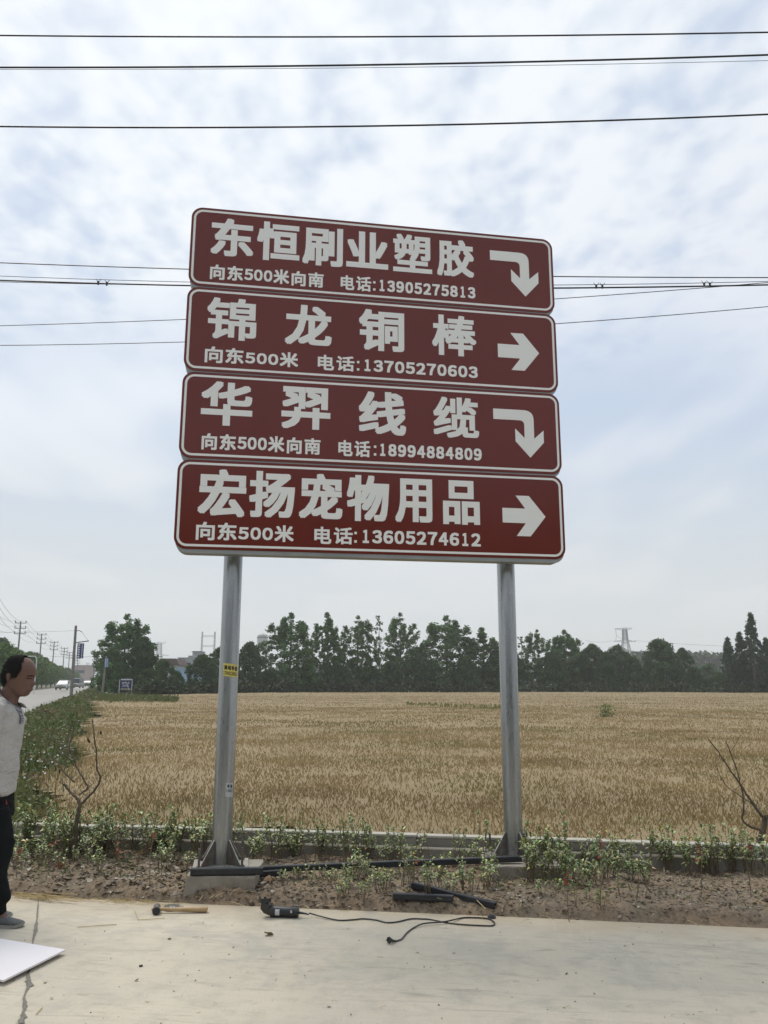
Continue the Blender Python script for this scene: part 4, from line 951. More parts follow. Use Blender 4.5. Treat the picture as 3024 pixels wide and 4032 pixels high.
for pi_, (z0, z1, big, small_, digits, colon, dr, arrow) in enumerate(PAN):
    pn = MB(); pn.prism([(x+XO, z) for x, z in rrect(.002, 3.294, z0+.002, z1-.002, .098)], FYs, FYs+.004)
    panel = pn.build('panel', red, SIGN); panel['label'] = plab[pi_]
    q = MB(); q.prism([(x+XO, z) for x, z in rrect(.014, 3.282, z0-.030, z1-.034, .098)], FYs+.0045, FYs+.125); q.build('tray', alu, panel)
    q = MB(); ringstrip(q, [(x+XO, z) for x, z in rrect(.022, 3.274, z0+.024, z1-.024, .080)], [(x+XO, z) for x, z in rrect(.041, 3.255, z0+.043, z1-.043, .062)], FYs-.0012, FYs); q.build('border', wht, panel)
    q = MB()
    for (ch, a, b, c_, d) in big:
        put_glyph(q, ch, a+XO, b+XO, c_, d, .0128 if ch not in '塑缆锦棒胶' else .0105, .0115 if ch not in '塑缆锦棒' else .0090, FYs-.001); q.build('character', wht, panel); q = MB()
    q = MB(); dist_ = True
    for (ch, a, b, c_, d) in small_:
        if ch == '电': q.build('distance_lettering', wht, panel); q = MB()
        put_glyph(q, ch, a+XO, b+XO, c_, d, .0042 if ch in '南话电' else .0048, .0038 if ch in '南话电' else .0046, FYs-.001)
    for (ch, a, b, c_, d) in (): put_glyph(q, ch, a+XO, b+XO, c_, d, .0042 if ch in '南话电' else .0048, .0038 if ch in '南话电' else .0046, FYs-.001)
    for zc_ in (dr[2]+.011, dr[3]-.03): q.box(((colon[0]+colon[1])/2+XO, FYs-.0006, zc_), (.021, .0012, .021))
    n_ = len(digits); st = (dr[1]-dr[0]+.012)/n_
    for i, ch in enumerate(digits):
        a = dr[0]+i*st; b = a+st-.012
        if ch == '1': a += st*.16; b -= st*.16
        put_glyph(q, ch, a+XO, b+XO, dr[2], dr[3], .0056, .0050, FYs-.001)
    q.build('phone_lettering', wht, panel)
    q = MB(); q.prism([(x+XO, z) for x, z in arrow], FYs-.0012, FYs); q.build('arrow', wht, panel)
# rear rails
for z in (2.75, 3.2, 3.5, 3.95, 4.25, 4.7, 5.02, 5.47):
    MB().box((3.296/2+XO, -.020, z), (2.95, .03, .05)).build('rail', alu, SIGN)
postw = .0765
stick_y = simple('sticker_yellow', (.62, .53, .13), (.55, .46, .12), 20, .6); ink = simple('ink_black', (.012, .012, .012), None, 5, .7); stick_w = simple('sticker_white', (.5, .51, .49), (.34, .35, .34), 20, .7)
weld = simple('weld_whitewash', (.62, .60, .55), (.3, .28, .25), 12, .8); rusty = simple('gusset_steel', (.17, .155, .13), (.10, .075, .055), 14, .8, .3)
for s_, x in ((0, 0.0), (1, 2.3541)):
    zb_ = .185
    m = MB(); m.tube([(x, .0725, zb_), (x, .0725, 5.63), (x, .0725, 5.655), (x, .0725, 5.668)], [postw, postw, postw*.75, postw*.2], 48)
    post = m.build('post', galv, SIGN, True); post['label'] = ('left round galvanised post with yellow sticker', 'right round galvanised post')[s_]
    MB().box((x, .06, .178), (.42, .40, .016), bev=.003).build('base_plate', simple('base_plate_steel', (.36, .34, .30), (.25, .23, .20), 9, .75, .2), post)
    for k, ang in enumerate((225, 315, 45, 135) if s_ == 0 else (200, 290, 20, 110)):
        a = R(ang + (0 if s_ == 0 else 0)); ca, sa = math.cos(a), math.sin(a); r0 = postw-.003; pts = [(r0, .188), (r0+.125, .188), (r0+.125, .205), (r0+.012, .36), (r0, .36)]
        t = .004; q = MB(); vs = []
        for sg in (-1, 1):
            for (rr_, z) in pts: vs.append((x+ca*rr_-sa*t*sg, .0725+sa*rr_+ca*t*sg, z))
        q.add(vs, [(0, 1, 2, 3, 4), (9, 8, 7, 6, 5)]+[(i, 5+i, 5+(i+1) % 5, (i+1) % 5) for i in range(5)]); q.build('gusset', rusty, post)
        q = MB(); q.tube([(x+ca*(r0+.128), .0725+sa*(r0+.128), .208), (x+ca*(r0+.008), .0725+sa*(r0+.008), .366)], .0045, 5); q.build('gusset_edge', weld, post)
    for bx_, by_ in ((-.16, -.11), (.16, -.11), (.16, .21), (-.16, .21)):
        q = MB(); q.tube([(x+bx_, by_+.0, .187), (x+bx_, by_, .205)], .02, 6); q.tube([(x+bx_, by_, .205), (x+bx_, by_, .33)], .009, 8); q.build('anchor_bolt', rusty, post)
    for k, z in enumerate((2.75, 3.2, 3.5, 3.95, 4.25, 4.7, 5.02, 5.47)):
        q = MB(); q.tube([(x+math.cos(a)*(postw+.004), .0725+math.sin(a)*(postw+.004), z) for a in np.linspace(-.3, math.pi+.3, 14)], .005, 5); q.build('clamp', galv, post)
    if s_ == 0:
        def curved(mat_sheet, ink_m, u0, u1, z0_, z1_, tilt, texts, name, lab):
            rad = postw+.0012; y0 = .0725
            def mp(u, z, lift=0.0):           # u in metres round the post (0 = facing the viewer)
                zz = z + u*tilt; a = -math.pi/2 + u/rad + .18; return (x+math.cos(a)*(rad+lift), y0+math.sin(a)*(rad+lift), zz)
            q = MB(); nn = 14
            vs = [mp(u0+(u1-u0)*i/nn, z) for z in (z0_, z1_) for i in range(nn+1)]
            q.mi = 0; q.add(vs, [(i, i+1, nn+2+i, nn+1+i) for i in range(nn)])
            t_ = MB()
            for (ch, a_, b_, c_, d_) in texts: put_glyph(t_, ch, a_, b_, c_, d_, (b_-a_)*.045, (d_-c_)*.035, 0)
            q.mi = 1; q.add([mp(v[0], v[2], .0006-v[1]) for v in t_.v], t_.f)
            o_ = q.build(name, [mat_sheet, ink_m], post); o_['label'] = lab
        tx = []
        for i, ch in enumerate('流动补胎'): tx.append((ch, -.052+i*.030, -.052+i*.030+.027, 1.652, 1.688))
        for i, ch in enumerate('13346128633'): tx.append((ch, -.056+i*.0108, -.056+i*.0108+.0088, 1.612, 1.640))
        zc_ = 1.655
        curved(stick_y, ink, -.060, .072, 1.600, 1.702, -.12, tx, 'sticker', 'yellow sticker with black tyre repair lettering and phone number')
        tx = [('补', .012, .032, .752, .778), ('胎', .040, .060, .752, .778)] + [(c_, .006+i*.012, .015+i*.012, .722, .742) for i, c_ in enumerate('13852')]
        curved(stick_w, ink, .0, .070, .685, .790, -.1, tx, 'sticker', 'torn small white sticker with black print')
# concrete footings
ft = simple('footing_concrete', (.33, .30, .25), (.21, .18, .14), 4, .95, bump=.7, bscale=22)
def footing(c, rz, dx, dy, zt, zb_, label, seed):
    o = empty('footing', c, rz); tag(o, label, 'footing'); m = MB(); n_ = 14; rings = []
    for z, k in ((zb_, 1.03), (zb_+(zt-zb_)*.5, 1.015), (zt-.012, 1.0), (zt, .985)):
        rr_ = []
        for i in range(4*n_):
            s, t = divmod(i, n_); t = t/n_; a = [(-1+2*t, -1), (1, -1+2*t), (1-2*t, 1), (-1, 1-2*t)][s]
            j = .018*(float(fbm(np.array([i*.7+seed*5]), np.array([z*30.]), 3)[0])-.5)*2
            rr_.append((a[0]*dx/2*k+j, a[1]*dy/2*k+j, z + .006*(float(vnoise(np.array([i*.5]), np.array([seed*3.]))[0])-.5)))
        rings.append(rr_)
    m.loft(rings); m.build('block', ft, o, False); return o
footing((-1.192, 6.76, 0), R(1), .50, .60, .169, -.12, 'rough concrete footing under the left sign post', 1)
footing((1.10, 7.12, 0), R(3), .56, .60, .169, -.12, 'rough concrete footing under the right sign post, half hidden by plants', 2)

# black steel tubes lying about
bk = simple('black_steel_tube', (.016, .018, .022), (.028, .030, .034), 12, .5, .2, bump=.1)
def bar(p, q, s, label, name='steel_tube', roll=0.0):
    p = Vector(p); q = Vector(q); L_ = (q-p).length; d = (q-p).normalized(); m = MB(); h = s/2; b = s*.12
    prof = [(-h+b, -h), (h-b, -h), (h, -h+b), (h, h-b), (h-b, h), (-h+b, h), (-h, h-b), (-h, -h+b)]; inn = [(a*.84, c_*.84) for a, c_ in prof]
    u = d.cross(Vector((0, 0, 1))).normalized(); w = u.cross(d)
    ring = lambda pr, o_: [tuple(o_+u*a+w*c_) for a, c_ in pr]
    m.loft([ring(inn, p+d*.05), ring(inn, p), ring(prof, p), ring(prof, q), ring(inn, q), ring(inn, q-d*.05)], True)
    return tag(m.build(name, bk), label, 'steel tube', 'black steel tubes around the footings')
A_ = G(757, 3452, .175); B_ = G(1030, 3450, .175)
bar((A_.x, A_.y+.02, .197), (B_.x+.02, B_.y+.05, .197), .05, 'short black steel tube lying along the front of the left footing')
A_ = D(1040, 3425, 6.83); B_ = D(2062, 3377, 6.93); bar(A_, B_, .044, 'long black steel tube bridging from the left footing to the right one')
A_ = D(1010, 3440, 6.79); B_ = D(1120, 3434, 6.79); bar((A_.x, 6.79, A_.z-.01), (B_.x, 6.79, B_.z-.006), .042, 'stub of black steel tube under the left end of the long tube')
A_ = G(1557, 3527, .09); B_ = G(1795, 3536, .085); bar(A_, B_, .042, 'shorter black steel tube lying flat among the plants in front')
A_ = G(1632, 3483, .13); B_ = G(1962, 3562, .055); bar(A_, B_, .042, 'slanting black steel tube crossing over the shorter one')

# ------------------------------------------------------------------ tools on the concrete
blk = simple('grinder_black', (.012, .014, .016), (.025, .027, .028), 30, .38, bump=.05); gry = simple('gear_case', (.045, .045, .042), (.07, .065, .055), 30, .5, .5)
lab_w = simple('rating_label', (.42, .40, .42), (.60, .58, .60), 90, .5)
c0 = G(1060, 3618); c1 = G(1184, 3621)
ax_ = (c1-c0).normalized(); ang = math.atan2(ax_.y, ax_.x); gl_ = (c1-c0).length
o = empty('angle_grinder', (c0.x, c0.y+.03, 0), ang); tag(o, 'black angle grinder lying on the concrete with its guard turned up', 'angle grinder')
def cyl(mb, x0, x1, r0, r1, z, n=18, y=0.0): mb.tube([(x0, y, z), (x1, y, z)], [r0, r1], n)
L_ = gl_
m = MB(); m.tube([(.045, 0, .036), (.06, 0, .0365), (.13, 0, .0345), (L_-.012, 0, .033), (L_, 0, .033)], [.034, .035, .032, .033, .028], 20); m.build('motor_housing', blk, o, True)
m = MB(); m.tube([(.016, 0, .036), (.022, 0, .037), (.043, 0, .037), (.047, 0, .037)], [.028, .037, .038, .034], 18); m.build('collar', gry, o, True)
m = MB(); m.loft([[(-.045, -.02, .055), (-.045, .02, .055), (-.040, .022, .09), (-.040, -.022, .09)], [(-.02, -.026, .03), (-.02, .026, .03), (-.015, .03, .10), (-.015, -.03, .10)], [(.018, -.028, .016), (.018, .028, .016), (.018, .03, .075), (.018, -.03, .075)]]); m.build('gear_head', gry, o)
m = MB(); n_ = 16
pr_ = [(.046, .0), (.048, .0), (.048, .026), (.046, .026)]
vs = []; fs = []
for i in range(n_+1):
    a = R(150+210*i/n_)
    for rr_, zz in pr_: vs.append((-.018+rr_*math.cos(a)*.9, rr_*math.sin(a)*.9, .098+zz))
for i in range(n_):
    for k in range(4): fs.append((i*4+k, i*4+(k+1) % 4, (i+1)*4+(k+1) % 4, (i+1)*4+k))
m.add(vs, fs); m.tube([(-.018, 0, .096), (-.018, 0, .100)], .043, 18); m.build('guard', blk, o)
m = MB(); cyl(m, 0, 1, .01, .01, 0, 8) if False else None; m = MB(); m.tube([(-.018, 0, .098), (-.018, 0, .128)], .009, 10); m.tube([(-.018, 0, .104), (-.018, 0, .112)], .02, 14); m.build('spindle', gry, o)
m = MB(); vs = []
for i in range(6):
    a = R(200+22*i)
    for x in (.062, .095): vs.append((x, math.cos(a-R(90-0))*0+.0356*math.cos(a), .0365+.0356*math.sin(a)))
m = MB(); vs = [(x, -.0358*math.cos(R(b)), .0362+.0358*math.sin(R(b))) for b in (-28, -12, 4, 20, 36) for x in (.060, .090)]
m.add(vs, [(i*2, i*2+1, i*2+3, i*2+2) for i in range(4)]); m.build('rating_label', lab_w, o)
m = MB(); m.box((L_-.045, -.0335, .045), (.012, .006, .016), bev=.002); m.build('switch', lab_w, o)
m = MB(); m.box((.03, 0, .076), (.02, .012, .006)); m.build('spindle_lock', gry, o)
m = MB(); m.tube([(L_-.002, 0, .033), (L_+.03, -.002, .03), (L_+.072, -.004, .024)], [.0085, .006, .0045], 10)
for k in range(6): m.tube([(L_+.006+k*.009, 0, .0325-k*.0009), (L_+.010+k*.009, 0, .032-k*.0009)], .0088-.0005*k, 10)
m.build('strain_relief', blk, o, True)
cp = [(1228, 3608.5), (1268, 3612), (1341, 3624), (1400, 3622), (1441, 3618), (1490, 3622), (1534, 3632), (1575, 3629), (1626, 3617.5), (1670, 3617), (1712, 3619.5), (1779, 3632.5), (1845, 3639), (1931, 3642.5), (1950, 3641), (1957, 3636), (1956, 3628), (1938, 3616), (1900, 3611.5), (1850, 3610.5), (1825, 3613), (1792, 3626), (1752, 3634), (1680, 3640.5), (1640, 3652), (1613, 3672), (1593, 3696), (1580, 3702), (1567, 3706)]
def smooth_path(P, k=6):
    out = []
    for i in range(len(P)-1):
        p0 = P[max(i-1, 0)]; p1 = P[i]; p2 = P[i+1]; p3 = P[min(i+2, len(P)-1)]
        for j in range(k):
            t = j/k; out.append(.5*((2*p1)+(-p0+p2)*t+(2*p0-5*p1+4*p2-p3)*t*t+(-p0+3*p1-3*p2+p3)*t**3))
    out.append(P[-1]); return out
P = [G(x, y, .006) for x, y in cp]; P[0].z = .024; P[1].z = .012
M_ = o.matrix_basis.inverted() if False else (Matrix.Translation(o.location) @ Matrix.Rotation(ang, 4, 'Z')).inverted()
for i in range(21, 24): P[i].z = .014
P = smooth_path(P); m = MB(); m.tube([M_ @ p for p in P], .0048, 8); m.build('power_cord', blk, o, True)
e_ = M_ @ P[-1]; d = ((M_ @ P[-1])-(M_ @ P[-4])).normalized(); d.z = 0
m = MB(); m.tube([e_-d*.004+Vector((0, 0, .001)), e_+d*.02+Vector((0, 0, .006)), e_+d*.040+Vector((0, 0, .014)), e_+d*.050+Vector((0, 0, .016)), e_+d*.056+Vector((0, 0, .016))], [.006, .0085, .013, .020, .018], 12)
m.build('plug', blk, o, True)
sd = Vector((-d.y, d.x, 0)); m = MB()
for s_ in (-.009, 0, .009): m.tube([e_+d*.055+sd*s_+Vector((0, 0, .016+(.007 if s_ == 0 else 0))), e_+d*.072+sd*s_+Vector((0, 0, .016+(.007 if s_ == 0 else 0)))], .0018, 6)
m.build('plug_pins', gry, o)

# club hammer, cutting disc
wood = Mat('hammer_wood'); n1 = wood.noise(9, 5, .6, (1, 9, 9)); wood.set(Base_Color=wood.mix(wood.ramp(n1, .35, .7), (.50, .36, .19), (.33, .21, .10)), Roughness=.6); wood = wood.m
iron = simple('hammer_iron', (.17, .15, .12), (.09, .085, .075), 40, .65, .4, bump=.3, bscale=60); face = simple('hammer_face', (.022, .022, .023), (.04, .04, .04), 60, .8, bump=.4, bscale=90)
hA = G(632, 3608, 0.0); hB = G(822, 3604, 0); a_ = math.atan2(hB.y-hA.y, hB.x-hA.x)
o = empty('hammer', (hA.x-.02, hA.y+.045, 0), a_-.02); tag(o, 'club hammer with wooden handle lying on the concrete', 'hammer')
Lh = (hB-hA).length+.02
m = MB(); m.tube([(-.035, 0, .026), (.03, 0, .026), (.10, 0, .022), (.20, 0, .022), (Lh-.02, 0, .021), (Lh-.004, 0, .0205), (Lh, 0, .020)], [.011, .0115, .0125, .0165, .0195, .0195, .016], 14); m.build('handle', wood, o, True)
m = MB(); m.tube([(-.012, .052, .026), (-.010, .048, .0262), (-.006, .022, .026), (-.002, 0, .026), (.002, -.03, .026), (.006, -.048, .026)], [.021, .025, .0255, .021, .0255, .0255], 16); hd = m.build('head', iron, o, True)
m = MB(); m.tube([(.006, -.0485, .026), (.0065, -.056, .026), (.007, -.060, .026)], [.0262, .0262, .022], 16); m.build('striking_face', face, hd, True)
disc_m = simple('disc_abrasive', (.135, .13, .105), (.10, .098, .08), 150, .9, bump=.4, bscale=400)
p = G(688.5, 3571.5, .024); o = empty('cutting_disc', (p.x, p.y, 0)); o.rotation_euler = (R(5), R(2.5), .3); tag(o, 'thin round grey cutting disc resting behind the hammer handle', 'cutting disc')
m = MB(); nn = 40; vs = []; fs = []
for r_, z in ((.062, .0135), (.011, .0135), (.011, .0157), (.062, .0157)):
    for k in range(nn): a = 2*math.pi*k/nn; vs.append((r_*math.cos(a), r_*math.sin(a), z))
for s_ in range(4):
    for k in range(nn): fs.append((s_*nn+k, s_*nn+(k+1) % nn, ((s_+1) % 4)*nn+(k+1) % nn, ((s_+1) % 4)*nn+k))
m.add(vs, fs); m.build('disc', disc_m, o)
m = MB(); ringstrip(m, [(.0165*math.cos(-2*math.pi*k/24), .0165*math.sin(-2*math.pi*k/24)) for k in range(24)], [(.0112*math.cos(-2*math.pi*k/24), .0112*math.sin(-2*math.pi*k/24)) for k in range(24)], -.001, 0)
m.v = [(a, c_, .0160-b*.5) for a, b, c_ in m.v]; m.build('bore_ring', lab_w, o)
# small strip of offcut metal beside the disc
p = G(722, 3583, .012); tag(MB().box((p.x, p.y+.015, .012), (.034, .05, .018), rz=.3, bev=.003).build('rubber_block', simple('rubber_grey', (.22, .22, .18), None, 30, .8)), 'small grey scrap of rubber tucked between cutting disc and hammer handle', 'scrap')

# white board at the lower left
wb = Mat('board_white'); n1 = wb.noise(3, 4); n2 = wb.noise(60, 4, .7, (1, 4, 1)); wb.set(Base_Color=wb.mix(wb.ramp(n2, .62, .75), wb.mix(n1, (.78, .745, .76), (.70, .67, .68)), (.45, .43, .42)), Roughness=.45); wb = wb.m
z_ = .030; a1 = G(269, 3746, z_); a2 = G(25, 3869, z_); a0 = G(0, 3703, z_); edge1 = (a0-a1).normalized(); a3 = a1+edge1*1.25; low = G(0, 3863, z_); a4 = a2 + (low-a2).normalized()*1.2
poly = [a1, a3, a3+(a4-a3), a2]; zt_ = lambda p, lift: (p.x, p.y, lift)
m = MB(); top = [zt_(p, z_+.0) for p in (a1, a2, a4, a3)]; bot = [zt_(p, z_-.010) for p in (a1, a2, a4, a3)]
m.add(top+bot, [(3, 2, 1, 0), (4, 5, 6, 7), (0, 1, 5, 4), (1, 2, 6, 5), (2, 3, 7, 6), (3, 0, 4, 7)]); o = m.build('white_board', wb); tag(o, 'large white board lying flat on the concrete, cut by the left edge', 'board')
if True:                                 # make sure the normals of the top look up
    import bmesh
    bm = bmesh.new(); bm.from_mesh(o.data); bmesh.ops.recalc_face_normals(bm, faces=bm.faces); bm.to_mesh(o.data); bm.free()
m = MB(); cc = (a1+a2+a3+a4)/4
for s_ in (.25, .75): q = a1.lerp(a2, .5).lerp(a3.lerp(a4, .5), s_); m.box((q.x, q.y, .0095), (.05, .30, .019), rz=.5)
tag(m.build('batten', simple('batten_wood', (.3, .22, .13))), 'wooden batten holding the white board off the concrete', 'batten')

# ------------------------------------------------------------------ small litter: pebbles, straws, dry leaves, clods
def ico(r_, seed, flat=.7):
    import bmesh
    bm = bmesh.new(); bmesh.ops.create_icosphere(bm, subdivisions=2, radius=r_); rr = random.Random(seed)
    ph = [rr.uniform(0, 6) for _ in range(6)]
    for v in bm.verts:
        k = 1 + .22*math.sin(v.co.x/r_*3+ph[0])+.18*math.sin(v.co.y/r_*4+ph[1])+.16*math.sin(v.co.z/r_*5+ph[2]) + rr.uniform(-.07, .07)
        v.co *= k; v.co.z *= flat
    me = bpy.data.meshes.new('clod'); bm.to_mesh(me); bm.free(); return me
def merged(name, items, mat, label, extra=None):
    VV = []; FF = []; off = 0
    cache = {}
    for me, loc, sc, rot in items:
        if me.name not in cache:
            cache[me.name] = (np.array([v.co[:] for v in me.vertices]), np.array([p.vertices[:] for p in me.polygons]))
        v, f = cache[me.name]; c_, s_ = math.cos(rot), math.sin(rot); q = v*sc
        q = np.stack([q[:, 0]*c_-q[:, 1]*s_, q[:, 0]*s_+q[:, 1]*c_, q[:, 2]], 1)+np.array(loc); VV.append(q); FF.append(f+off); off += len(v)
    return tag(link(name, np_mesh(name, np.concatenate(VV), np.concatenate(FF), mat)), label, kind='stuff')
clods = [ico(1.0, s) for s in range(6)]
def soil_z(e, w): return float(soilfn(np.array([e*1.0]), np.array([w*1.0]))[0, 2])
it = []
for i in range(5200):
    e = random.uniform(-4.6, 4.4); w = random.random()**.8*1.22+.015; s_ = random.uniform(.0025, .008)*(1+1.8*(random.random() < .06)); p = EW(e, w, soil_z(e, w)+s_*.3); it.append((random.choice(clods), p, s_, random.uniform(0, 6.3)))
merged('clods', it, sm.m, 'crumbs and clods of soil over the bed')
stone = simple('pebble_grey', (.33, .30, .26), (.22, .2, .17), 50, .9)
it = []
for i in range(420):
    e = random.uniform(-4.6, 4.4); w = random.random()*1.2+.02; s_ = random.uniform(.003, .010); it.append((random.choice(clods), EW(e, w, soil_z(e, w)+s_*.4), s_, random.uniform(0, 6)))
for i in range(110):
    x = random.uniform(-2.4, 2.6); y = random.uniform(4.2, 6.1); s_ = random.uniform(.0015, .0045); it.append((random.choice(clods), (x, y, s_*.5), s_, 0))
merged('pebbles', it, stone, 'small pale pebbles and grit')
# individual bigger clods and stones that can be pointed at
big = [(1945, 3612, .024, 'dark clod of debris on the pavement edge at the end of the cord loop', simple('debris_dark', (.035, .035, .04), None, 20, .9)), (1062, 3490, .045, 'large reddish clod of earth right of the left footing', simple('clod_red', (.27, .165, .09), (.2, .125, .075), 30, .95, bump=.6)), (565, 3812, .010, 'small black pebble alone on the bare concrete', simple('pebble_black', (.03, .03, .03), None, 20, .8)), (2415, 3480, .030, 'pale stone among the plants right of the right footing', stone), (700, 3530, .022, 'grey flake of stone by the pavement edge below the left footing', stone)]
for i, (px, py, s_, lab_, mt) in enumerate(big):
    z = .06 if py < 3560 else 0; p = G(px, py, z); me = clods[i].copy(); me.materials.clear(); me.materials.append(mt); o = link('clod' if i < 2 else 'stone', me, None, (p.x, p.y, z+s_*.35)); o.scale = (s_, s_, s_*(1.4 if i == 1 else .9)); tag(o, lab_, 'clod' if i < 2 else 'stone')
# dry leaves: curled sheets
DRY = leafmat('dry_leaves', .8, .1)
def dry_leaf(n, fn, s0, s1, cols):
    VV = []; FF = []; CC = []; off = 0
    ts = np.linspace(0, 1, 5); wd = np.array([.04, .8, 1, .7, .03])
    for i in range(n):
        x, y, z = fn(); s = random.uniform(s0, s1); a = random.uniform(0, 6.28); cu = random.uniform(-.6, .9); ro = random.uniform(.2, 1.0); asp = random.uniform(.5, .85)
        ti = Matrix.Rotation(a, 3, 'Z') @ Matrix.Rotation(random.gauss(0, .35), 3, 'X') @ Matrix.Rotation(random.gauss(0, .35), 3, 'Y')
        vs = []
        for t, w_ in zip(ts, wd):
            for q in (-1, 0, 1):
                v = Vector(((t-.5)*s, q*w_*s*.5*asp*random.uniform(.8, 1.1), cu*s*((t-.5)**2)*1.2 + ro*s*.35*(abs(q)*w_*asp)**2)); vs.append(tuple(ti @ v + Vector((x, y, z+s*.06))))
        VV += vs
        for k in range(4):
            for q in (0, 1): b = off+k*3+q; FF.append((b, b+1, b+4, b+3))
        c_ = random.choice(cols); k_ = random.uniform(.65, 1.2); CC += [[c*k_ for c in c_]]*15; off += 15
    return np_mesh('leaves', np.array(VV), np.array(FF), DRY, col=np.array(CC))
LC = [(.25, .205, .15), (.30, .25, .185), (.17, .13, .095), (.42, .38, .31), (.27, .19, .12), (.12, .10, .085)]
def on_bed(e0, e1, w0=.02, w1=1.2, pw=1.0):
    def f():
        e = random.uniform(e0, e1); w = w0+(w1-w0)*random.random()**pw; p = EW(e, w, soil_z(e, w)); return p
    return f
tag(link('leaf_litter', dry_leaf(3400, on_bed(-4.6, -.9, .02, 1.1, .8), .015, .062, LC)), 'dense litter of dry grey brown leaves on the left part of the bed', kind='stuff')
tag(link('leaf_litter', dry_leaf(2200, on_bed(-1.0, 1.0, .02, 1.1), .010, .042, LC)), 'scattered dry leaves in the middle of the bed', kind='stuff')
tag(link('leaf_litter', dry_leaf(2600, on_bed(1.0, 4.6, .03, 1.15, .8), .009, .036, LC)), 'scattered dry leaves on the right part of the bed', kind='stuff')
def on_slab():
    return Vector((random.uniform(-2.5, 2.6), random.uniform(4.2, 6.0), .002))
tag(link('leaf_litter', dry_leaf(26, on_slab, .010, .03, LC[:3])), 'odd crumbs of dry leaf blown over the concrete', kind='stuff')
lf = dry_leaf(1, lambda: Vector((0, 0, 0)), .075, .076, [(.2, .16, .11)]); p = G(1068, 3687, 0); o = link('dry_leaf', lf, None, (p.x, p.y, .002)); tag(o, 'single brown curled leaf on the concrete below the grinder', 'leaf')
# straws
straw_m = simple('straw', (.56, .44, .22), (.45, .34, .16), 20, .7)
def straw(mb, px0, py0, px1, py1, z=.008, r_=.0022, bend=.01):
    A_ = G(px0, py0, z); B_ = G(px1, py1, z); M__ = A_.lerp(B_, .5)+Vector((random.uniform(-bend, bend), random.uniform(-bend, bend), random.uniform(0, bend))); mb.tube([A_, M__, B_], [r_, r_, r_*.7], 5)
m = MB()
for i in range(46):
    x0 = random.uniform(40, 190); y0 = 3512+random.uniform(-6, 32)+x0*.03; L_ = random.uniform(60, 190); straw(m, x0, y0, x0+L_, y0+L_*.06+random.uniform(-12, 12), random.uniform(.006, .03))
tag(m.build('straw_heap', straw_m), 'wisp of yellow straw along the pavement edge beside the shoe', kind='stuff')
m = MB()
for i in range(40):
    x0 = random.uniform(280, 700); y0 = 3546+(x0-280)*.035+random.uniform(-7, 10); L_ = random.uniform(25, 90); straw(m, x0, y0, x0+L_, y0+L_*.06+random.uniform(-9, 9), random.uniform(.004, .015), .0016)
for i in range(60):
    x0 = random.uniform(60, 2950); y0 = random.uniform(3420, 3560)+x0*.03; L_ = random.uniform(10, 60); straw(m, x0, y0, x0+L_*random.choice((-1, 1)), y0+random.uniform(-25, 12), .09, .0015)
for i in range(24): x0 = random.uniform(150, 3000); y0 = random.uniform(3660, 4000); straw(m, x0, y0, x0+random.uniform(10, 30), y0+random.uniform(-6, 4), .003, .001)
tag(m.build('loose_straw', straw_m), 'loose straws and dry stalks along the pavement edge', kind='stuff')
for (pts, lab_) in ((((540, 3588), (556, 3628), (660, 3620)), 'bent yellow straw left of the hammer'), (((315, 3658), (470, 3646)), 'long thin straw lying alone on the concrete right of the shoe'), (((155, 4001), (180, 3972)), 'short pale straw by the damp joint'), (((1910, 3614), (1921, 3575), (1870, 3525)), 'bent dry stalk leaning over the slanting tube'), (((2920, 3520), (3030, 3515)), 'pale stick at the right edge of the bed')):
    m = MB(); m.tube([G(a, b, .006 if b > 3580 else .08) for a, b in pts], .0024, 5); tag(m.build('straw', straw_m), lab_, 'straw')

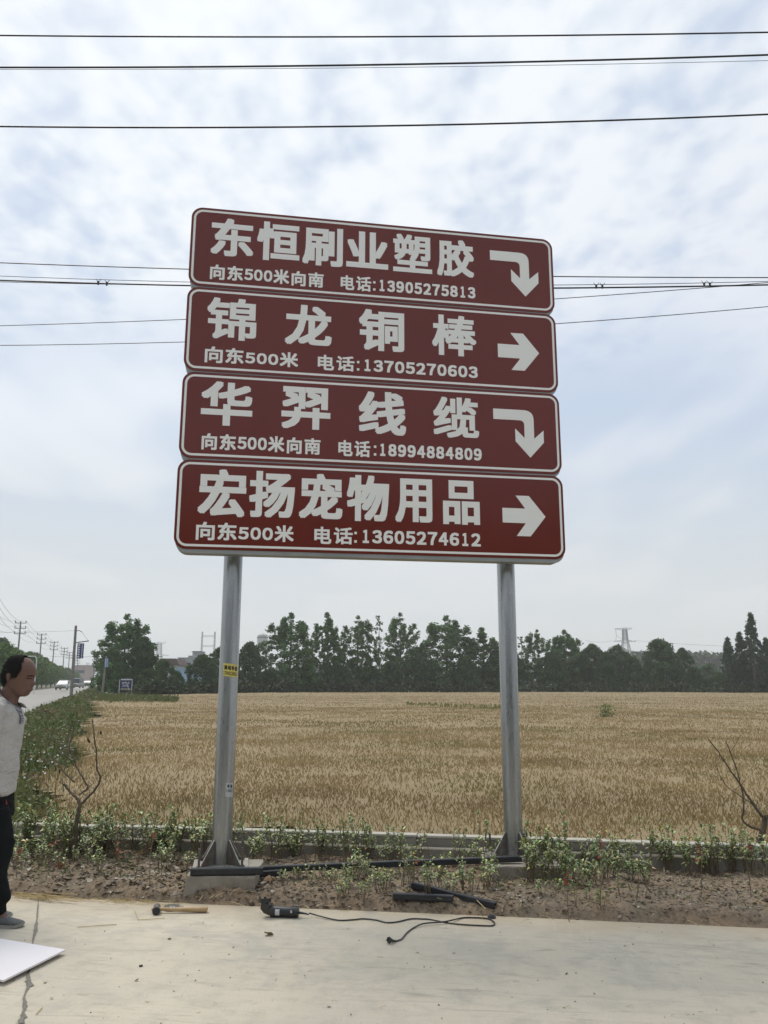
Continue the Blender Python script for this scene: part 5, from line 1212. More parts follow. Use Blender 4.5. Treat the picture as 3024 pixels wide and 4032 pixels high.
# ------------------------------------------------------------------ variegated shrubs in the bed
VAR = Mat('variegated_leaf'); ux, uy = VAR.uvx()
e1 = VAR.math('ABSOLUTE', VAR.math('SUBTRACT', ux, .5)); nz = VAR.noise(60, 3); rim_ = VAR.math('ADD', e1, VAR.math('MULTIPLY', VAR.math('SUBTRACT', nz, .5), .35))
tint = VAR.attr(); VAR.set(Base_Color=VAR.mix(VAR.ramp(rim_, .24, .34), tint, VAR.mix(.30, (.58, .58, .36), tint)), Roughness=.4); VAR = VAR.m
stem_m = simple('stem_brown', (.20, .155, .09), (.13, .10, .065), 30, .8); stem_g = simple('stem_green', (.22, .23, .09), None, 30, .7)
def shrub_mesh(seed, H, spread, stems, tips):
    rr = random.Random(seed); r = np.random.default_rng(seed); sb = MB(); Q = []; CC = []; UVs = []
    for s in range(stems):
        a = rr.uniform(0, 6.28); L_ = H*rr.uniform(.6, 1.05); b = Vector((rr.uniform(-.03, .03), rr.uniform(-.03, .03), -.01)); top = b+Vector((math.cos(a)*spread*rr.uniform(.1, 1), math.sin(a)*spread*rr.uniform(.1, 1), L_))
        md = b.lerp(top, .5)+Vector((rr.uniform(-.02, .02), rr.uniform(-.02, .02), .02)); sb.tube([b, md, top], [.0035, .003, .0015], 5)
        nl = int(9*tips)
        for i in range(nl):
            t = 1-(rr.random()**1.6)*.62; p = b.lerp(md, t*2) if t < .5 else md.lerp(top, t*2-1)
            aa = rr.uniform(0, 6.28); up = rr.uniform(-.1, 1.0) + (1.0 if t > .93 else 0); d = Vector((math.cos(aa), math.sin(aa), up)).normalized(); L2 = rr.uniform(.034, .062); w = L2*rr.uniform(.36, .5)
            sd_ = d.cross(Vector((rr.uniform(-.3, .3), rr.uniform(-.3, .3), 1))).normalized(); dn = Vector((0, 0, -.22*L2)); fold = d.cross(sd_)*w*.28
            Q += [p, p+d*L2*.5, p+d*L2+dn, p+d*L2*.45+sd_*w*.5-fold, p+d*L2*.45-sd_*w*.5-fold]
            k = rr.random(); g = [(.20, .27, .09), (.12, .18, .062), (.32, .37, .12), (.52, .52, .16)][0 if k < .45 else 1 if k < .7 else 2 if k < (.93-.1*(t > .85)) else 3]; g = [c*rr.uniform(.75, 1.2) for c in g]; CC += [g]*5
    V = np.array([tuple(q) for q in Q]); n = len(V)//5; b = np.arange(n)[:, None]*5
    F = np.concatenate([b+np.array([[0, 3, 1, 1]]), b+np.array([[3, 2, 1, 1]])], 0)
    tri = np.concatenate([b+np.array([[0, 3, 1]]), b+np.array([[3, 2, 1]]), b+np.array([[0, 1, 4]]), b+np.array([[1, 2, 4]])], 0)
    u = {0: (.5, 0), 1: (.5, .5), 2: (.5, 1), 3: (0, .5), 4: (1, .5)}
    UV_ = np.array([u[i % 5] for i in tri.ravel()])
    return sb.mesh('stems', stem_m, True), np_mesh('foliage', V, tri, VAR, uv=UV_, col=np.array(CC))
SH = [shrub_mesh(40+i, H, sp, st, tp) for i, (H, sp, st, tp) in enumerate(((.30, .10, 6, 1.5), (.36, .12, 7, 1.6), (.26, .09, 5, 1.2), (.40, .12, 8, 1.5), (.22, .08, 4, 1.1), (.34, .14, 8, 2.0), (.42, .08, 4, 1.0), (.28, .13, 9, 2.2)))]
# placement from the picture: (px, py of the foot, size, type)
rs = random.Random(5); spots = []
def row(x0, x1, y0, y1, n, s0, s1, types, jx=18, jy=14):
    for i in range(n):
        px = x0+(x1-x0)*(i+.5)/n+rs.uniform(-jx, jx); spots.append((px, y0+(y1-y0)*rs.random()+(px-1500)*.022, rs.uniform(s0, s1), rs.choice(types)))
row(40, 440, 3385, 3430, 19, .8, 1.1, (0, 1, 3, 5, 7)); row(430, 860, 3375, 3420, 15, .75, 1.05, (0, 1, 3, 5, 7)); row(40, 420, 3440, 3475, 8, .5, .8, (0, 2, 4))
row(920, 1500, 3375, 3420, 17, .7, 1.0, (0, 1, 3, 5, 6, 7)); row(1480, 2000, 3385, 3430, 12, .6, .95, (0, 1, 2, 6, 3)); row(1300, 1560, 3470, 3530, 10, .55, .85, (2, 4, 0, 7))
row(1560, 1990, 3460, 3530, 9, .6, .95, (0, 1, 2, 6, 7)); row(2050, 2260, 3425, 3480, 9, .75, 1.05, (1, 5, 7, 3)); row(2150, 2950, 3370, 3400, 13, .65, 1.0, (0, 1, 6, 5, 6, 3)); row(2250, 2560, 3430, 3470, 7, .6, .85, (5, 7, 0)); row(2620, 3060, 3400, 3440, 6, .7, 1.0, (1, 5, 3, 7)); row(2100, 2500, 3490, 3560, 6, .5, .7, (2, 4, 6)); row(1100, 1300, 3440, 3490, 4, .5, .7, (2, 4)); row(640, 760, 3430, 3470, 3, .6, .8, (2, 4, 0))
named = {0: 1}
ns = 0
for (px, py, s, k) in spots:
    g = G(px, py, .08); e = (g-P0).dot(E_); w = (g-P0).dot(N_)
    if not (.05 < w < 1.2): w = min(1.2, max(.08, w))
    if abs(e+1.18) < .33 and .25 < w < .95: continue
    if abs(e-1.15) < .28 and .75 < w < 1.1: w = 1.15
    g = EW(e, w, soil_z(e, w)-.005); o = empty('euonymus_shrub', g, rs.uniform(0, 6.28)); o.scale = (s, s, s*rs.uniform(.85, 1.15)); o.rotation_euler = (rs.gauss(0, .08), rs.gauss(0, .08), rs.uniform(0, 6.28))
    lab_ = 'small variegated evergreen shrub planted left of the left footing' if px < 760 else 'small variegated evergreen shrub planted between the two sign posts' if px < 2020 else 'small variegated evergreen shrub planted right of the right post'
    lab_ += ', ' + ('in the front row' if w < .45 else 'in the middle row' if w < .85 else 'close to the low wall')
    tag(o, lab_, 'shrub', 'variegated shrubs left of the sign' if px < 760 else 'variegated shrubs between the sign posts' if px < 2020 else 'variegated shrubs right of the sign')
    a, b = SH[k]; link('stem', a, o); link('foliage', b, o); ns += 1
print('shrubs', ns)
# thin red leaved stems
RED = leafmat('red_leaves', .5, .3)
def red_plant(seed, H, nl):
    rr = random.Random(seed); m = MB(); b = Vector((0, 0, -.01)); t = Vector((rr.uniform(-.05, .05), rr.uniform(-.05, .05), H)); m.tube([b, b.lerp(t, .5)+Vector((.012, 0, 0)), t], [.0035, .003, .002], 5); P = []; D_ = []; S_ = []; Cc = []
    for i in range(nl): p = b.lerp(t, 1-.3*rr.random()**1.5); P.append(tuple(p)); D_.append((rr.gauss(0, 1), rr.gauss(0, 1), rr.uniform(-.6, .9))); S_.append(rr.uniform(.025, .05)); k = rr.random(); Cc.append((.30*(.6+.6*k), .045+.03*k, .035+.02*k) if rr.random() < .75 else (.12, .10, .05))
    return m.mesh('stem', stem_m, True), quads([leaf_quads(np.array(P), np.array(S_), .45, .4, np.array(D_))], 'leaves', RED, [np.array(Cc)])
for i, (px, py, h) in enumerate(((195, 3470, .28), (260, 3475, .12), (485, 3480, .36), (460, 3455, .2), (600, 3500, .34), (540, 3480, .2), (2370, 3560, .42), (2770, 3540, .35), (2990, 3460, .25), (2250, 3580, .3), (75, 3475, .2), (1640, 3480, .18))):
    g = G(px, py, .07); e = (g-P0).dot(E_); w = (g-P0).dot(N_); g = EW(e, w, soil_z(e, w)); a, b = red_plant(i, h, 9+(i*5) % 9); o = empty('photinia_seedling', g, i); tag(o, 'thin seedling stem topped with a few red leaves in the bed', 'seedling', 'red leaved seedlings'); link('stem', a, o); link('leaf', b, o)
# bare twigs standing in the bed
for i in range(26):
    e = random.uniform(-3.4, 3.6); w = random.uniform(.1, 1.0); g = EW(e, w, soil_z(e, w)); h = random.uniform(.1, .32); m = MB(); a = Vector((random.gauss(0, .05), random.gauss(0, .05), h)); m.tube([(0, 0, -.01), a*.5+Vector((.01, 0, 0)), a], [.003, .0026, .0015], 5)
    if random.random() < .5: m.tube([a*.6, a*.6+Vector((random.gauss(0, .05), 0, h*.3))], [.002, .001], 4)
    o = m.build('twig', stem_m if i % 3 else stem_g, None, True, g); tag(o, 'thin bare twig standing in the soil of the bed', 'twig', 'bare twigs in the bed')
# dead grass bits and broken stalks
n = 5200; e = rng.uniform(-4.6, 4.5, n); w = rng.uniform(.02, 1.28, n); P = soilfn(e, w); P[:, 2] += rng.random(n)*.012; dd = rng.normal(size=(n, 3)); dd[:, 2] *= .35; t = rng.random(n)[:, None]
tag(link('dead_grass', quads([leaf_quads(P, rng.uniform(.02, .085, n), .09, .6, dd)], 'dead_grass', DRY, [(1-t)*np.array([.38, .31, .19])+t*np.array([.16, .12, .08])])), 'dead grass blades and broken stalks strewn over the soil', kind='stuff')
# low ground weeds in the bed
n = 5200; e = rng.uniform(-4.4, 4.4, n); w = rng.uniform(.12, 1.25, n); dn = fbm(e*1.7+3, w*2.2, 3, 41); k = rng.random(n) < np.clip((dn-.42)*5, .03, 1)*np.interp(w, [.1, .5, .8, 1.25], [.15, .6, .9, 1]); e, w = e[k], w[k]
P = soilfn(e, w); P[:, 2] += rng.random(len(P))*.06; t = rng.random(len(P))[:, None]; dd = rng.normal(size=(len(P), 3)); dd[:, 2] = np.abs(dd[:, 2])+.3
tag(link('ground_cover', quads([leaf_quads(P, rng.uniform(.02, .06, len(P)), .28, .3, dd)], 'ground_cover', WEED, [(1-t)*np.array([.075, .12, .035])+t*np.array([.20, .21, .09])])), 'small weeds and grass blades between the shrubs', kind='stuff')

# ------------------------------------------------------------------ saplings, lone weed in the wheat
sapm = Mat('sapling_bark'); n1 = sapm.noise(14, 5, .6); sapm.set(Base_Color=sapm.mix(sapm.ramp(n1, .4, .65), (.125, .095, .06), (.055, .042, .03)), Roughness=.9); sapm.bump(n1, .5, .004); sapm = sapm.m
def sapling(base_px, y, limbs, label, sc=1.0):
    b = D(base_px[0], base_px[1], y); o = empty('sapling', (b.x, b.y, b.z)); tag(o, label, 'sapling', 'bare saplings in the planting bed'); rr = random.Random(3)
    for i, (pts, r0, r1, dy) in enumerate(limbs):
        P = [D(px, py, y+dy*k/(len(pts)-1))-b for k, (px, py) in enumerate(pts)]; P = smooth_path(P, 4); n_ = len(P)
        for k in range(1, n_-1): P[k] = P[k]+Vector((rr.uniform(-1, 1), rr.uniform(-1, 1), 0))*.004
        m = MB(); m.tube(P, [r0+(r1-r0)*k/(n_-1) for k in range(n_)], 8)
        for k in range(2, n_-2, 3):           # buds and short spurs
            d_ = Vector((rr.gauss(0, 1), rr.gauss(0, 1), rr.uniform(.2, 1))).normalized(); l_ = rr.uniform(.012, .03) if rr.random() < .55 or i == 0 else rr.uniform(.06, .17); e2_ = P[k]+d_*l_*.5+Vector((0, 0, l_*.1)); m.tube([P[k], e2_, P[k]+d_*l_+Vector((0, 0, l_*.35))], [.003, .0022, .0012], 4)
            if l_ > .05: m.tube([e2_, e2_+Vector((rr.gauss(0, .03), rr.gauss(0, .03), .04))], [.0018, .001], 4)
        m.build('trunk' if i == 0 else 'branch', sapm, o, True)
    return o
o = sapling((301, 3405), 7.45, [(((301, 3405), (303, 3350), (307, 3258), (318, 3200), (323, 3172)), .022, .016, 0), (((323, 3176), (347, 3153), (380, 3117), (402, 3077), (391, 3041), (385, 2976), (376, 2904), (369, 2839)), .013, .004, -.1), (((323, 3176), (314, 3155), (297, 3139), (275, 3117), (257, 3095)), .013, .009, .1), (((316, 3139), (333, 3126), (353, 3108), (335, 3072), (315, 3041), (296, 2995), (280, 2951), (291, 2900), (302, 2849)), .008, .004, .15), (((297, 3085), (275, 3065), (253, 3041), (232, 3008), (213, 2991), (201, 2969)), .008, .003, .2), (((260, 3041), (270, 2995), (280, 2951), (276, 2925), (270, 2898)), .006, .003, .22)], 'bare forked sapling in the left part of the bed, near the man')
q = [(340, 2884), (402, 2882), (352, 2911), (356, 2918), (289, 2900), (240, 3035)]
DL = leafmat('withered_leaf', .9, 0)
for i, (px, py) in enumerate(q):
    p = D(px, py, 7.4)-o.location; lf_ = leaf_quads(np.array([tuple(p)]*2), np.array([.045, .04]), .45, .2, np.array([[.1, .1, -1.], [.3, -.2, -.9]])); link('withered_leaf', quads([lf_], 'withered_leaf', DL, [np.array([[.05, .035, .025]]*2)]), o)
sapling((2988, 3400), 7.35, [(((2988, 3400), (2991, 3352), (3003, 3294), (3014, 3250), (3019, 3217), (3022, 3205)), .030, .022, 0), (((3003, 3258), (2980, 3252), (2958, 3244), (2932, 3220), (2935, 3185), (2934, 3141), (2925, 3088), (2906, 3020), (2882, 2953), (2863, 2909)), .011, .004, -.1), (((3019, 3219), (2991, 3179), (2953, 3129), (2923, 3082), (2873, 3011), (2835, 2953), (2794, 2901)), .012, .004, .1), (((3019, 3215), (2997, 3191), (2960, 3150), (2923, 3126), (2864, 3082), (2835, 3032), (2822, 2970)), .006, .002, .3), (((3020, 3215), (3045, 3190), (3070, 3120), (3085, 3000)), .012, .004, 0)], 'bare sapling with long crossing shoots at the right edge of the bed')
g = G(2393, 2806, WT); P = []
n = 260; P = np.array([[g.x, g.y, WT-.15]])+rng.normal(size=(n, 3))*np.array([.17, .15, 0])+np.stack([np.zeros(n), np.zeros(n), rng.random(n)*.52], 1)
o = empty('weed_plant', (g.x, g.y, FZ)); tag(o, 'lone green weed standing up out of the wheat on the right', 'plant'); loc = np.array([[g.x, g.y, FZ]]); t = rng.random(n)[:, None]
link('foliage', quads([leaf_quads(P-loc, rng.uniform(.06, .13, n), .5)], 'weed_foliage', WEED, [(1-t)*np.array([.12, .17, .05])+t*np.array([.20, .22, .09])]), o); MB().tube([(0, 0, 0), (.02, 0, .9)], .01, 5).build('stem', stem_g, o)

# ------------------------------------------------------------------ the man at the left edge
YP = 5.90
def PX(px, py, dy=0.0): p = D(px, py, YP); return Vector((p.x, YP+dy, p.z))
man = empty('person', (PX(-5, 3600).x, YP, 0)); tag(man, 'balding man in pale polo shirt and black trousers looking down at the left edge', 'person')
O_ = man.location.copy()
def remesh(mb, voxel, smooth_it=4, name='body'):
    me = mb.mesh('tmp', []) if False else bpy.data.meshes.new('tmp'); me.from_pydata(mb.v, [], mb.f)
    ob = bpy.data.objects.new('tmp', me); COL.objects.link(ob)
    r_ = ob.modifiers.new('r', 'REMESH'); r_.mode = 'VOXEL'; r_.voxel_size = voxel
    s_ = ob.modifiers.new('s', 'SMOOTH'); s_.iterations = smooth_it; s_.factor = .5
    bpy.context.view_layer.update(); out = bpy.data.meshes.new_from_object(ob.evaluated_get(bpy.context.evaluated_depsgraph_get()))
    COL.objects.unlink(ob); bpy.data.objects.remove(ob); bpy.data.meshes.remove(me); out.name = name
    for p in out.polygons: p.use_smooth = True
    return out
def slices(rows, n=36, pw=2.0, yc=0.0, nose=True):
    rings = []
    for (py, xb, xf, ns_, hw, *rest) in rows:
        yo = rest[0] if rest else yc; a = D(xb, py, YP+yo)-O_; b = D(xf, py, YP+yo)-O_; cx = (a.x+b.x)/2; rx = (b.x-a.x)/2; z = (a.z+b.z)/2; rg = []
        for k in range(n):
            t = 2*math.pi*k/n; ct, st = math.cos(t), math.sin(t); e_ = 2/pw
            x = cx+rx*math.copysign(abs(ct)**e_, ct); y = hw*math.copysign(abs(st)**e_, st)
            if ct > 0 and ns_: x += ns_/560*math.exp(-(y/.013)**2)
            rg.append((x, y+yo, z))
        rings.append(rg)
    return rings
HEAD = [(2594, 66, 98, 0, .018), (2597, 56, 110, 0, .042), (2604, 48, 121, 0, .058), (2615, 39, 133, 0, .069), (2630, 30, 142, 0, .076), (2646, 23, 145, 0, .079), (2662, 19, 143.5, 0, .079), (2670, 17, 141.5, 0, .078), (2676, 17, 137, 1.5, .076), (2683, 17, 133.5, 5, .074), (2691, 19, 132, 9, .073), (2699, 22, 131.5, 13, .072), (2706, 26, 131, 14, .070), (2711, 29, 130, 7, .069), (2716, 32, 130, 0, .067), (2721, 36, 131.5, 0, .065), (2725, 40, 127.5, 0, .063), (2729, 44, 128.5, 0, .061), (2735, 50, 121, 0, .057), (2742, 58, 119, 0, .052), (2748, 68, 112, 0, .042), (2752, 78, 103, 0, .025)]
body = MB(); body.loft(slices(HEAD, 40))
body.loft(slices([(2690, 30, 78, 0, .045), (2705, 22, 80, 0, .052), (2722, 14, 84, 0, .056), (2745, 6, 82, 0, .057), (2765, -4, 76, 0, .060), (2790, -20, 70, 0, .075), (2830, -50, 70, 0, .12)], 24))
body.loft(slices([(2800, -60, 70, 0, .17), (2850, -72, 80, 0, .185), (2950, -66, 62, 0, .165), (3060, -66, 50, 0, .155), (3140, -70, 34, 0, .15), (3190, -64, 28, 0, .14)], 24, 2.4))
def limb(mb, P, rad, n=12): mb.tube([Vector(p) for p in P], rad, n)
def hand(mb, w, d, side, curl=.5):
    """palm from the wrist w along d, five fingers, the thumb leaving the side of the palm near its base"""
    d = Vector(d).normalized(); s = Vector((1, 0, 0)) if abs(d.x) < .6 else Vector((0, 0, 1)); s = (s-d*s.dot(d)).normalized(); nrm = d.cross(s)*side
    mb.loft([[w+d*t+s*(a*wd)+nrm*(b*th) for a, b in ((-1, -1), (1, -1), (1, 1), (-1, 1))] for t, wd, th in ((-.01, .024, .018), (.03, .036, .016), (.085, .040, .013))])
    for k, (off_, L1) in enumerate(((.031, .066), (.011, .076), (-.010, .070), (-.030, .055))):
        a = w+d*.08+s*off_; b = a+d*L1*.5+nrm*L1*.12*curl*2; c_ = b+d*L1*.28+nrm*L1*.25*curl*2; e_ = c_+d*L1*.10+nrm*L1*.25*curl*2; mb.tube([a-d*.02, a, b, c_, e_], [.009, .009, .0085, .0078, .006], 8)
    a = w+d*.022+s*.028; b = a+s*.022+d*.022+nrm*.012; c_ = b+d*.028+s*.006+nrm*.010; mb.tube([w+d*.01+s*.012, a, b, c_, c_+d*.016+nrm*.004], [.012, .0125, .011, .0095, .007], 8)
sN = D(-15, 2800, YP+-0.185)-O_; eN = D(-62, 2975, YP+-0.235)-O_; wN = D(-42, 3108, YP+-0.22)-O_
sF = D(5, 2800, YP+0.185)-O_; eF = D(-10, 2958, YP+0.25)-O_; wF = D(-5, 3085, YP+0.24)-O_
for s_, e_, w_2, sd_ in ((sN, eN, wN, -1), (sF, eF, wF, 1)):
    limb(body, [s_+Vector((0, -sd_*.05, .02)), s_, s_.lerp(e_, .5), e_, e_.lerp(w_2, .3), w_2], [.05, .052, .047, .039, .040, .027]); hand(body, w_2, (w_2-e_), sd_)
def leg(sh, yo, kx=0):
    return [(3200, -60+sh, 22+sh, 0, .068, yo), (3240, -54+sh, 30+sh, 0, .07, yo), (3335, -36+sh, 44+sh, 0, .062, yo), (3430, -40+sh, 24+sh, 0, .055, yo), (3560, -28+sh, 20+sh, 0, .042, yo), (3625, -34+sh, 40+sh, 0, .04, yo)]
body.loft(slices(leg(0, -.10), 16)); body.loft(slices(leg(-48, .10), 16))
# ears are part of the skin
for sd_ in (-1, 1):
    c_ = PX(61, 2677)-O_; vs = []
    ear = [(0, .031), (.012, .029), (.020, .016), (.020, 0), (.014, -.014), (.006, -.028), (-.004, -.032), (-.008, -.018), (-.010, 0), (-.009, .018)]
    rgs = []
    for yy, kk in ((sd_*.060, .8), (sd_*.078, .95), (sd_*.090, 1.05), (sd_*.094, .9)): rgs.append([(c_.x-x_*kk*.95, yy - (0), c_.z+z_2*kk) for x_, z_2 in ear])
    body.loft(rgs if sd_ > 0 else [list(reversed(r_)) for r_ in rgs])
skin = Mat('skin'); n1 = skin.noise(14, 4); skin.set(Base_Color=skin.mix(skin.ramp(n1, .3, .7), (.150, .078, .053), (.115, .058, .041)), Roughness=.5); skin.b.inputs['Subsurface Weight'].default_value = .06; skin = skin.m
bm_ = remesh(body, .0055, 3); bm_.materials.append(skin); link('body', bm_, man)
# features of the face: eyelid line, brow, nostril, mouth as small raised or sunken strips
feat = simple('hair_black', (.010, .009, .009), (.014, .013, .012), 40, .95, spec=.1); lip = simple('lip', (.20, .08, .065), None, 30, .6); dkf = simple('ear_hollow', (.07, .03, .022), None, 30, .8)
def fx_at(py, y):                         # front surface of the face at height py and lateral position y
    rows = HEAD; k = min(range(len(rows)-1), key=lambda i: abs((rows[i][0]+rows[i+1][0])/2-py)); a, b = rows[k], rows[k+1]; t = min(1, max(0, (py-a[0])/(b[0]-a[0])))
    v = [a[i]+(b[i]-a[i])*t for i in range(5)]; A_ = PX(v[1], py)-O_; B_ = PX(v[2], py)-O_; cx = (A_.x+B_.x)/2; rx = (B_.x-A_.x)/2; q = max(0, 1-(y/v[4])**2)
    return Vector((cx+rx*math.sqrt(q)+v[3]/560*math.exp(-(y/.013)**2), y, A_.z))
for sd_ in (-1, 1):
    m = MB(); m.tube([fx_at(2672, sd_*y)+Vector((.002, 0, .004-abs(y-.034)*.15)) for y in (.014, .026, .038, .050, .056)], [.0022, .0034, .0034, .0026, .0012], 6); m.build('eyebrow', feat, man, True)
    m = MB(); m.tube([fx_at(2680.5, sd_*y)+Vector((.0005, 0, .0)) for y in (.020, .028, .036, .044, .050)], [.0015, .0030, .0032, .0024, .0012], 6); e_o = m.build('eye', feat, man, True)
    m = MB(); m.tube([fx_at(2677.5, sd_*y)+Vector((.002, 0, .0)) for y in (.018, .028, .036, .044, .051)], [.0025, .0048, .0050, .0040, .0015], 8); m.build('eyelid', skin, man, True)
    c_ = PX(66, 2682)-O_; m = MB(); m.tube([(c_.x, sd_*.0905, c_.z+.008), (c_.x-.001, sd_*.093, c_.z), (c_.x+.003, sd_*.0905, c_.z-.009)], [.003, .0062, .003], 8); m.build('ear_hollow', dkf, man, True)
    m = MB(); p_ = fx_at(2709, sd_*.011); m.tube([p_+Vector((-.006, 0, -.001)), p_+Vector((-.001, 0, -.002))], [.0030, .0042], 6); m.build('nostril', dkf, man, True)
m = MB(); m.tube([fx_at(2724, y)+Vector((-.001, 0, 0)) for y in (-.026, -.016, 0, .016, .026)], [.0012, .0038, .0045, .0038, .0012], 8); m.tube([fx_at(2728, y)+Vector((-.001, 0, 0)) for y in (-.022, -.014, 0, .014, .022)], [.0012, .0042, .005, .0042, .0012], 8); m.build('mouth', lip, man, True)
# hair: an outer shell over the back and crown, receding at the forehead
hr = slices([(r_[0]-2.2+.06*(i), r_[1]-3.2, r_[2]+.8, 0, r_[4]+.006) for i, r_ in enumerate(HEAD)], 64); m = MB()
n_ = 64; pr0 = PX(0, 2600)-O_; sc_ = 560.
def hair_ok(c, i):
    py = HEAD[i][0]; px = (c.x-(PX(0, py)-O_).x)*553.
    ay = abs(c.y)
    if py < 2603: return px < 106
    if py < 2640: return px < 106 - (py-2603)*.16 + (2 if ay > .045 else -4)
    if py < 2662: return px < 97
    if py < 2676: return px < 52 or 74 < px < 90
    if py < 2700: return px < 46-(py-2676)*.35
    return False
vs = [v for r_ in hr for v in r_]; fs = []
for i in range(len(hr)-1):
    for k in range(n_):
        k2 = (k+1) % n_; f = (i*n_+k, i*n_+k2, (i+1)*n_+k2, (i+1)*n_+k); c_ = sum((Vector(vs[j]) for j in f), Vector())/4
        if hair_ok(c_, i): fs.append(f)
vs.append(tuple(sum((Vector(v) for v in hr[0]), Vector())/n_+Vector((0, 0, .0035)))); fs += [(len(vs)-1, (k+1) % n_, k) for k in range(n_)]
used = sorted({j for f in fs for j in f}); mp_ = {j: q for q, j in enumerate(used)}; rr2 = random.Random(2)
hv = [Vector(vs[j])+Vector((rr2.uniform(-1, 1), rr2.uniform(-1, 1), rr2.uniform(-1, 1)))*.0004 for j in used]; m.add(hv, [tuple(mp_[j] for j in f) for f in fs])
ho = m.build('hair', feat, man); md = ho.modifiers.new('thick', 'SOLIDIFY'); md.thickness = .006; md.offset = -.9
HS = []; 
for j in used:
    if rr2.random() < .9: HS.append(vs[j])
HP = np.array(HS*16)+rng.normal(size=(len(HS)*16, 3))*.0022; cc = np.array([.004, 0, 0])+np.array((PX(80, 2665)-O_)[:]); dr_ = HP-cc; dr_ /= np.linalg.norm(dr_, axis=1)[:, None]; dr_ = dr_*.18+np.array([-.35, 0, -.45])*np.clip(1.1-dr_[:, 2:3]*.6, .2, 1.4)
HAIRM = leafmat('hair_strands', .6, 0)
link('hair_strands', quads([leaf_quads(HP, rng.uniform(.010, .020, len(HP)), .12, 0, dr_)], 'hair_strands', HAIRM, [rng.uniform(.008, .022, (len(HP), 1))*np.ones((1, 3))]), ho)
# shirt
shirt_m = Mat('shirt_cloth'); n1 = shirt_m.noise(5, 4); n2 = shirt_m.noise(500, 2); n3 = shirt_m.noise(7, 4, .6, (1, 1, 2.5), dist=1.5)
shirt_m.set(Base_Color=shirt_m.mix(n1, (.50, .48, .455), (.42, .405, .385)), Roughness=.9); shirt_m.bump(shirt_m.math('ADD', n3, shirt_m.math('MULTIPLY', n2, .06)), .8, .03); shirt_m = shirt_m.m
sh = MB()
sh.loft(slices([(2750, -24, 26, 0, .065), (2760, -38, 42, 0, .115), (2772, -50, 56, 0, .155), (2790, -62, 74, 0, .19), (2815, -72, 86, 0, .203), (2860, -80, 86, 0, .205), (2900, -78, 79, 0, .195), (2950, -74, 73, 0, .185), (3000, -72, 69, 0, .18), (3040, -74, 65, 0, .182), (3070, -78, 61, 0, .185), (3105, -80, 56, 0, .188), (3133, -80, 51.5, 0, .188), (3137, -79, 50, 0, .186)], 40, 2.3))
rr3 = random.Random(4)
limb(sh, [sN+Vector((.0, .08, .035)), sN+Vector((0, .0, .008)), sN.lerp(eN, .35), sN.lerp(eN, .80)], [.055, .072, .075, .078], 16)
limb(sh, [sF+Vector((.0, -.08, .035)), sF+Vector((0, .0, .008)), sF.lerp(D(70, 2850, YP+0.24)-O_, .5), D(76, 2856, YP+0.24)-O_, D(82, 2866, YP+0.24)-O_], [.055, .070, .072, .070, .066], 16)
sme = remesh(sh, .011, 4, 'shirt')
for v in sme.vertices:                     # cloth folds
    c_ = v.co; a = float(fbm(np.array([c_.x*7+c_.z*5+30]), np.array([c_.z*9-c_.x*6+c_.y*5+30]), 3, 3)[0])-.5; nn_ = v.normal; v.co = c_+nn_*a*.028
sme.materials.append(shirt_m); so2 = link('shirt', sme, man)
pl = Mat('plaid_cloth'); sp_ = pl.N.new('ShaderNodeSeparateXYZ'); pl.L.new(pl.tc.outputs['Object'], sp_.inputs[0])
def stripes(ch, f, ph=0): return pl.math('GREATER_THAN', pl.math('SINE', pl.math('ADD', pl.math('MULTIPLY', ch, f), ph)), .1)
g1 = stripes(pl.math('ADD', sp_.outputs[2], sp_.outputs[0]), 520); g2 = stripes(pl.math('SUBTRACT', sp_.outputs[2], sp_.outputs[0]), 380); pl.set(Base_Color=pl.mix(pl.math('MULTIPLY', pl.math('ADD', g1, g2), .5), (.36, .36, .38), (.055, .055, .07)), Roughness=.9); pl = pl.m
stripem = simple('yoke_stripe', (.66, .66, .66), (.50, .50, .52), 30, .85)
m = MB(); cr_in = []; cr_out = []
path = [(-12, 2722, 0), (-6, 2722, -.055), (8, 2730, -.080), (26, 2744, -.086), (44, 2760, -.076), (58, 2775, -.045), (67, 2784, -.014)]
low_ = [(-32, 2734, 0), (-26, 2740, -.062), (-8, 2756, -.094), (14, 2774, -.118), (36, 2792, -.110), (56, 2806, -.080), (74, 2818, -.035)]
for sg in (1, -1):
    P_ = [PX(a, b-.5, 0)-O_+Vector((0, c_*sg, 0)) for a, b, c_ in path]; Q_ = [PX(a, b, 0)-O_+Vector((0, c_*sg, 0)) for a, b, c_ in low_]
    if sg == -1: P_[-1] += Vector((.03, 0, .01)); Q_[-1] += Vector((.045, 0, .035)); Q_[-2] += Vector((.03, 0, .02))
    n_ = len(P_); mid_ = [(a+b)/2+Vector((0, c_[2]*sg*.12, .006)) for a, b, c_ in zip(P_, Q_, path)]
    m.add(P_+mid_+Q_, [(i, i+1, n_+i+1, n_+i) for i in range(n_-1)]+[(n_+i, n_+i+1, 2*n_+i+1, 2*n_+i) for i in range(n_-1)])
cl_o = m.build('collar', pl, man, True); md = cl_o.modifiers.new('thick', 'SOLIDIFY'); md.thickness = .006; md.offset = 0
m = MB(); P_ = [PX(a, b)-O_ for a, b in ((66, 2785), (74, 2800), (84, 2815), (90.5, 2835), (89, 2858))]
m.loft([[p+Vector((.0, -.035*(1-i*.18), 0)), p+Vector((.007, -.02, 0)), p+Vector((.007, .02, 0)), p+Vector((0, .035*(1-i*.18), 0)), p+Vector((-.02, 0, 0))] for i, p in enumerate(P_)]); m.build('placket', pl, man)
m = MB()
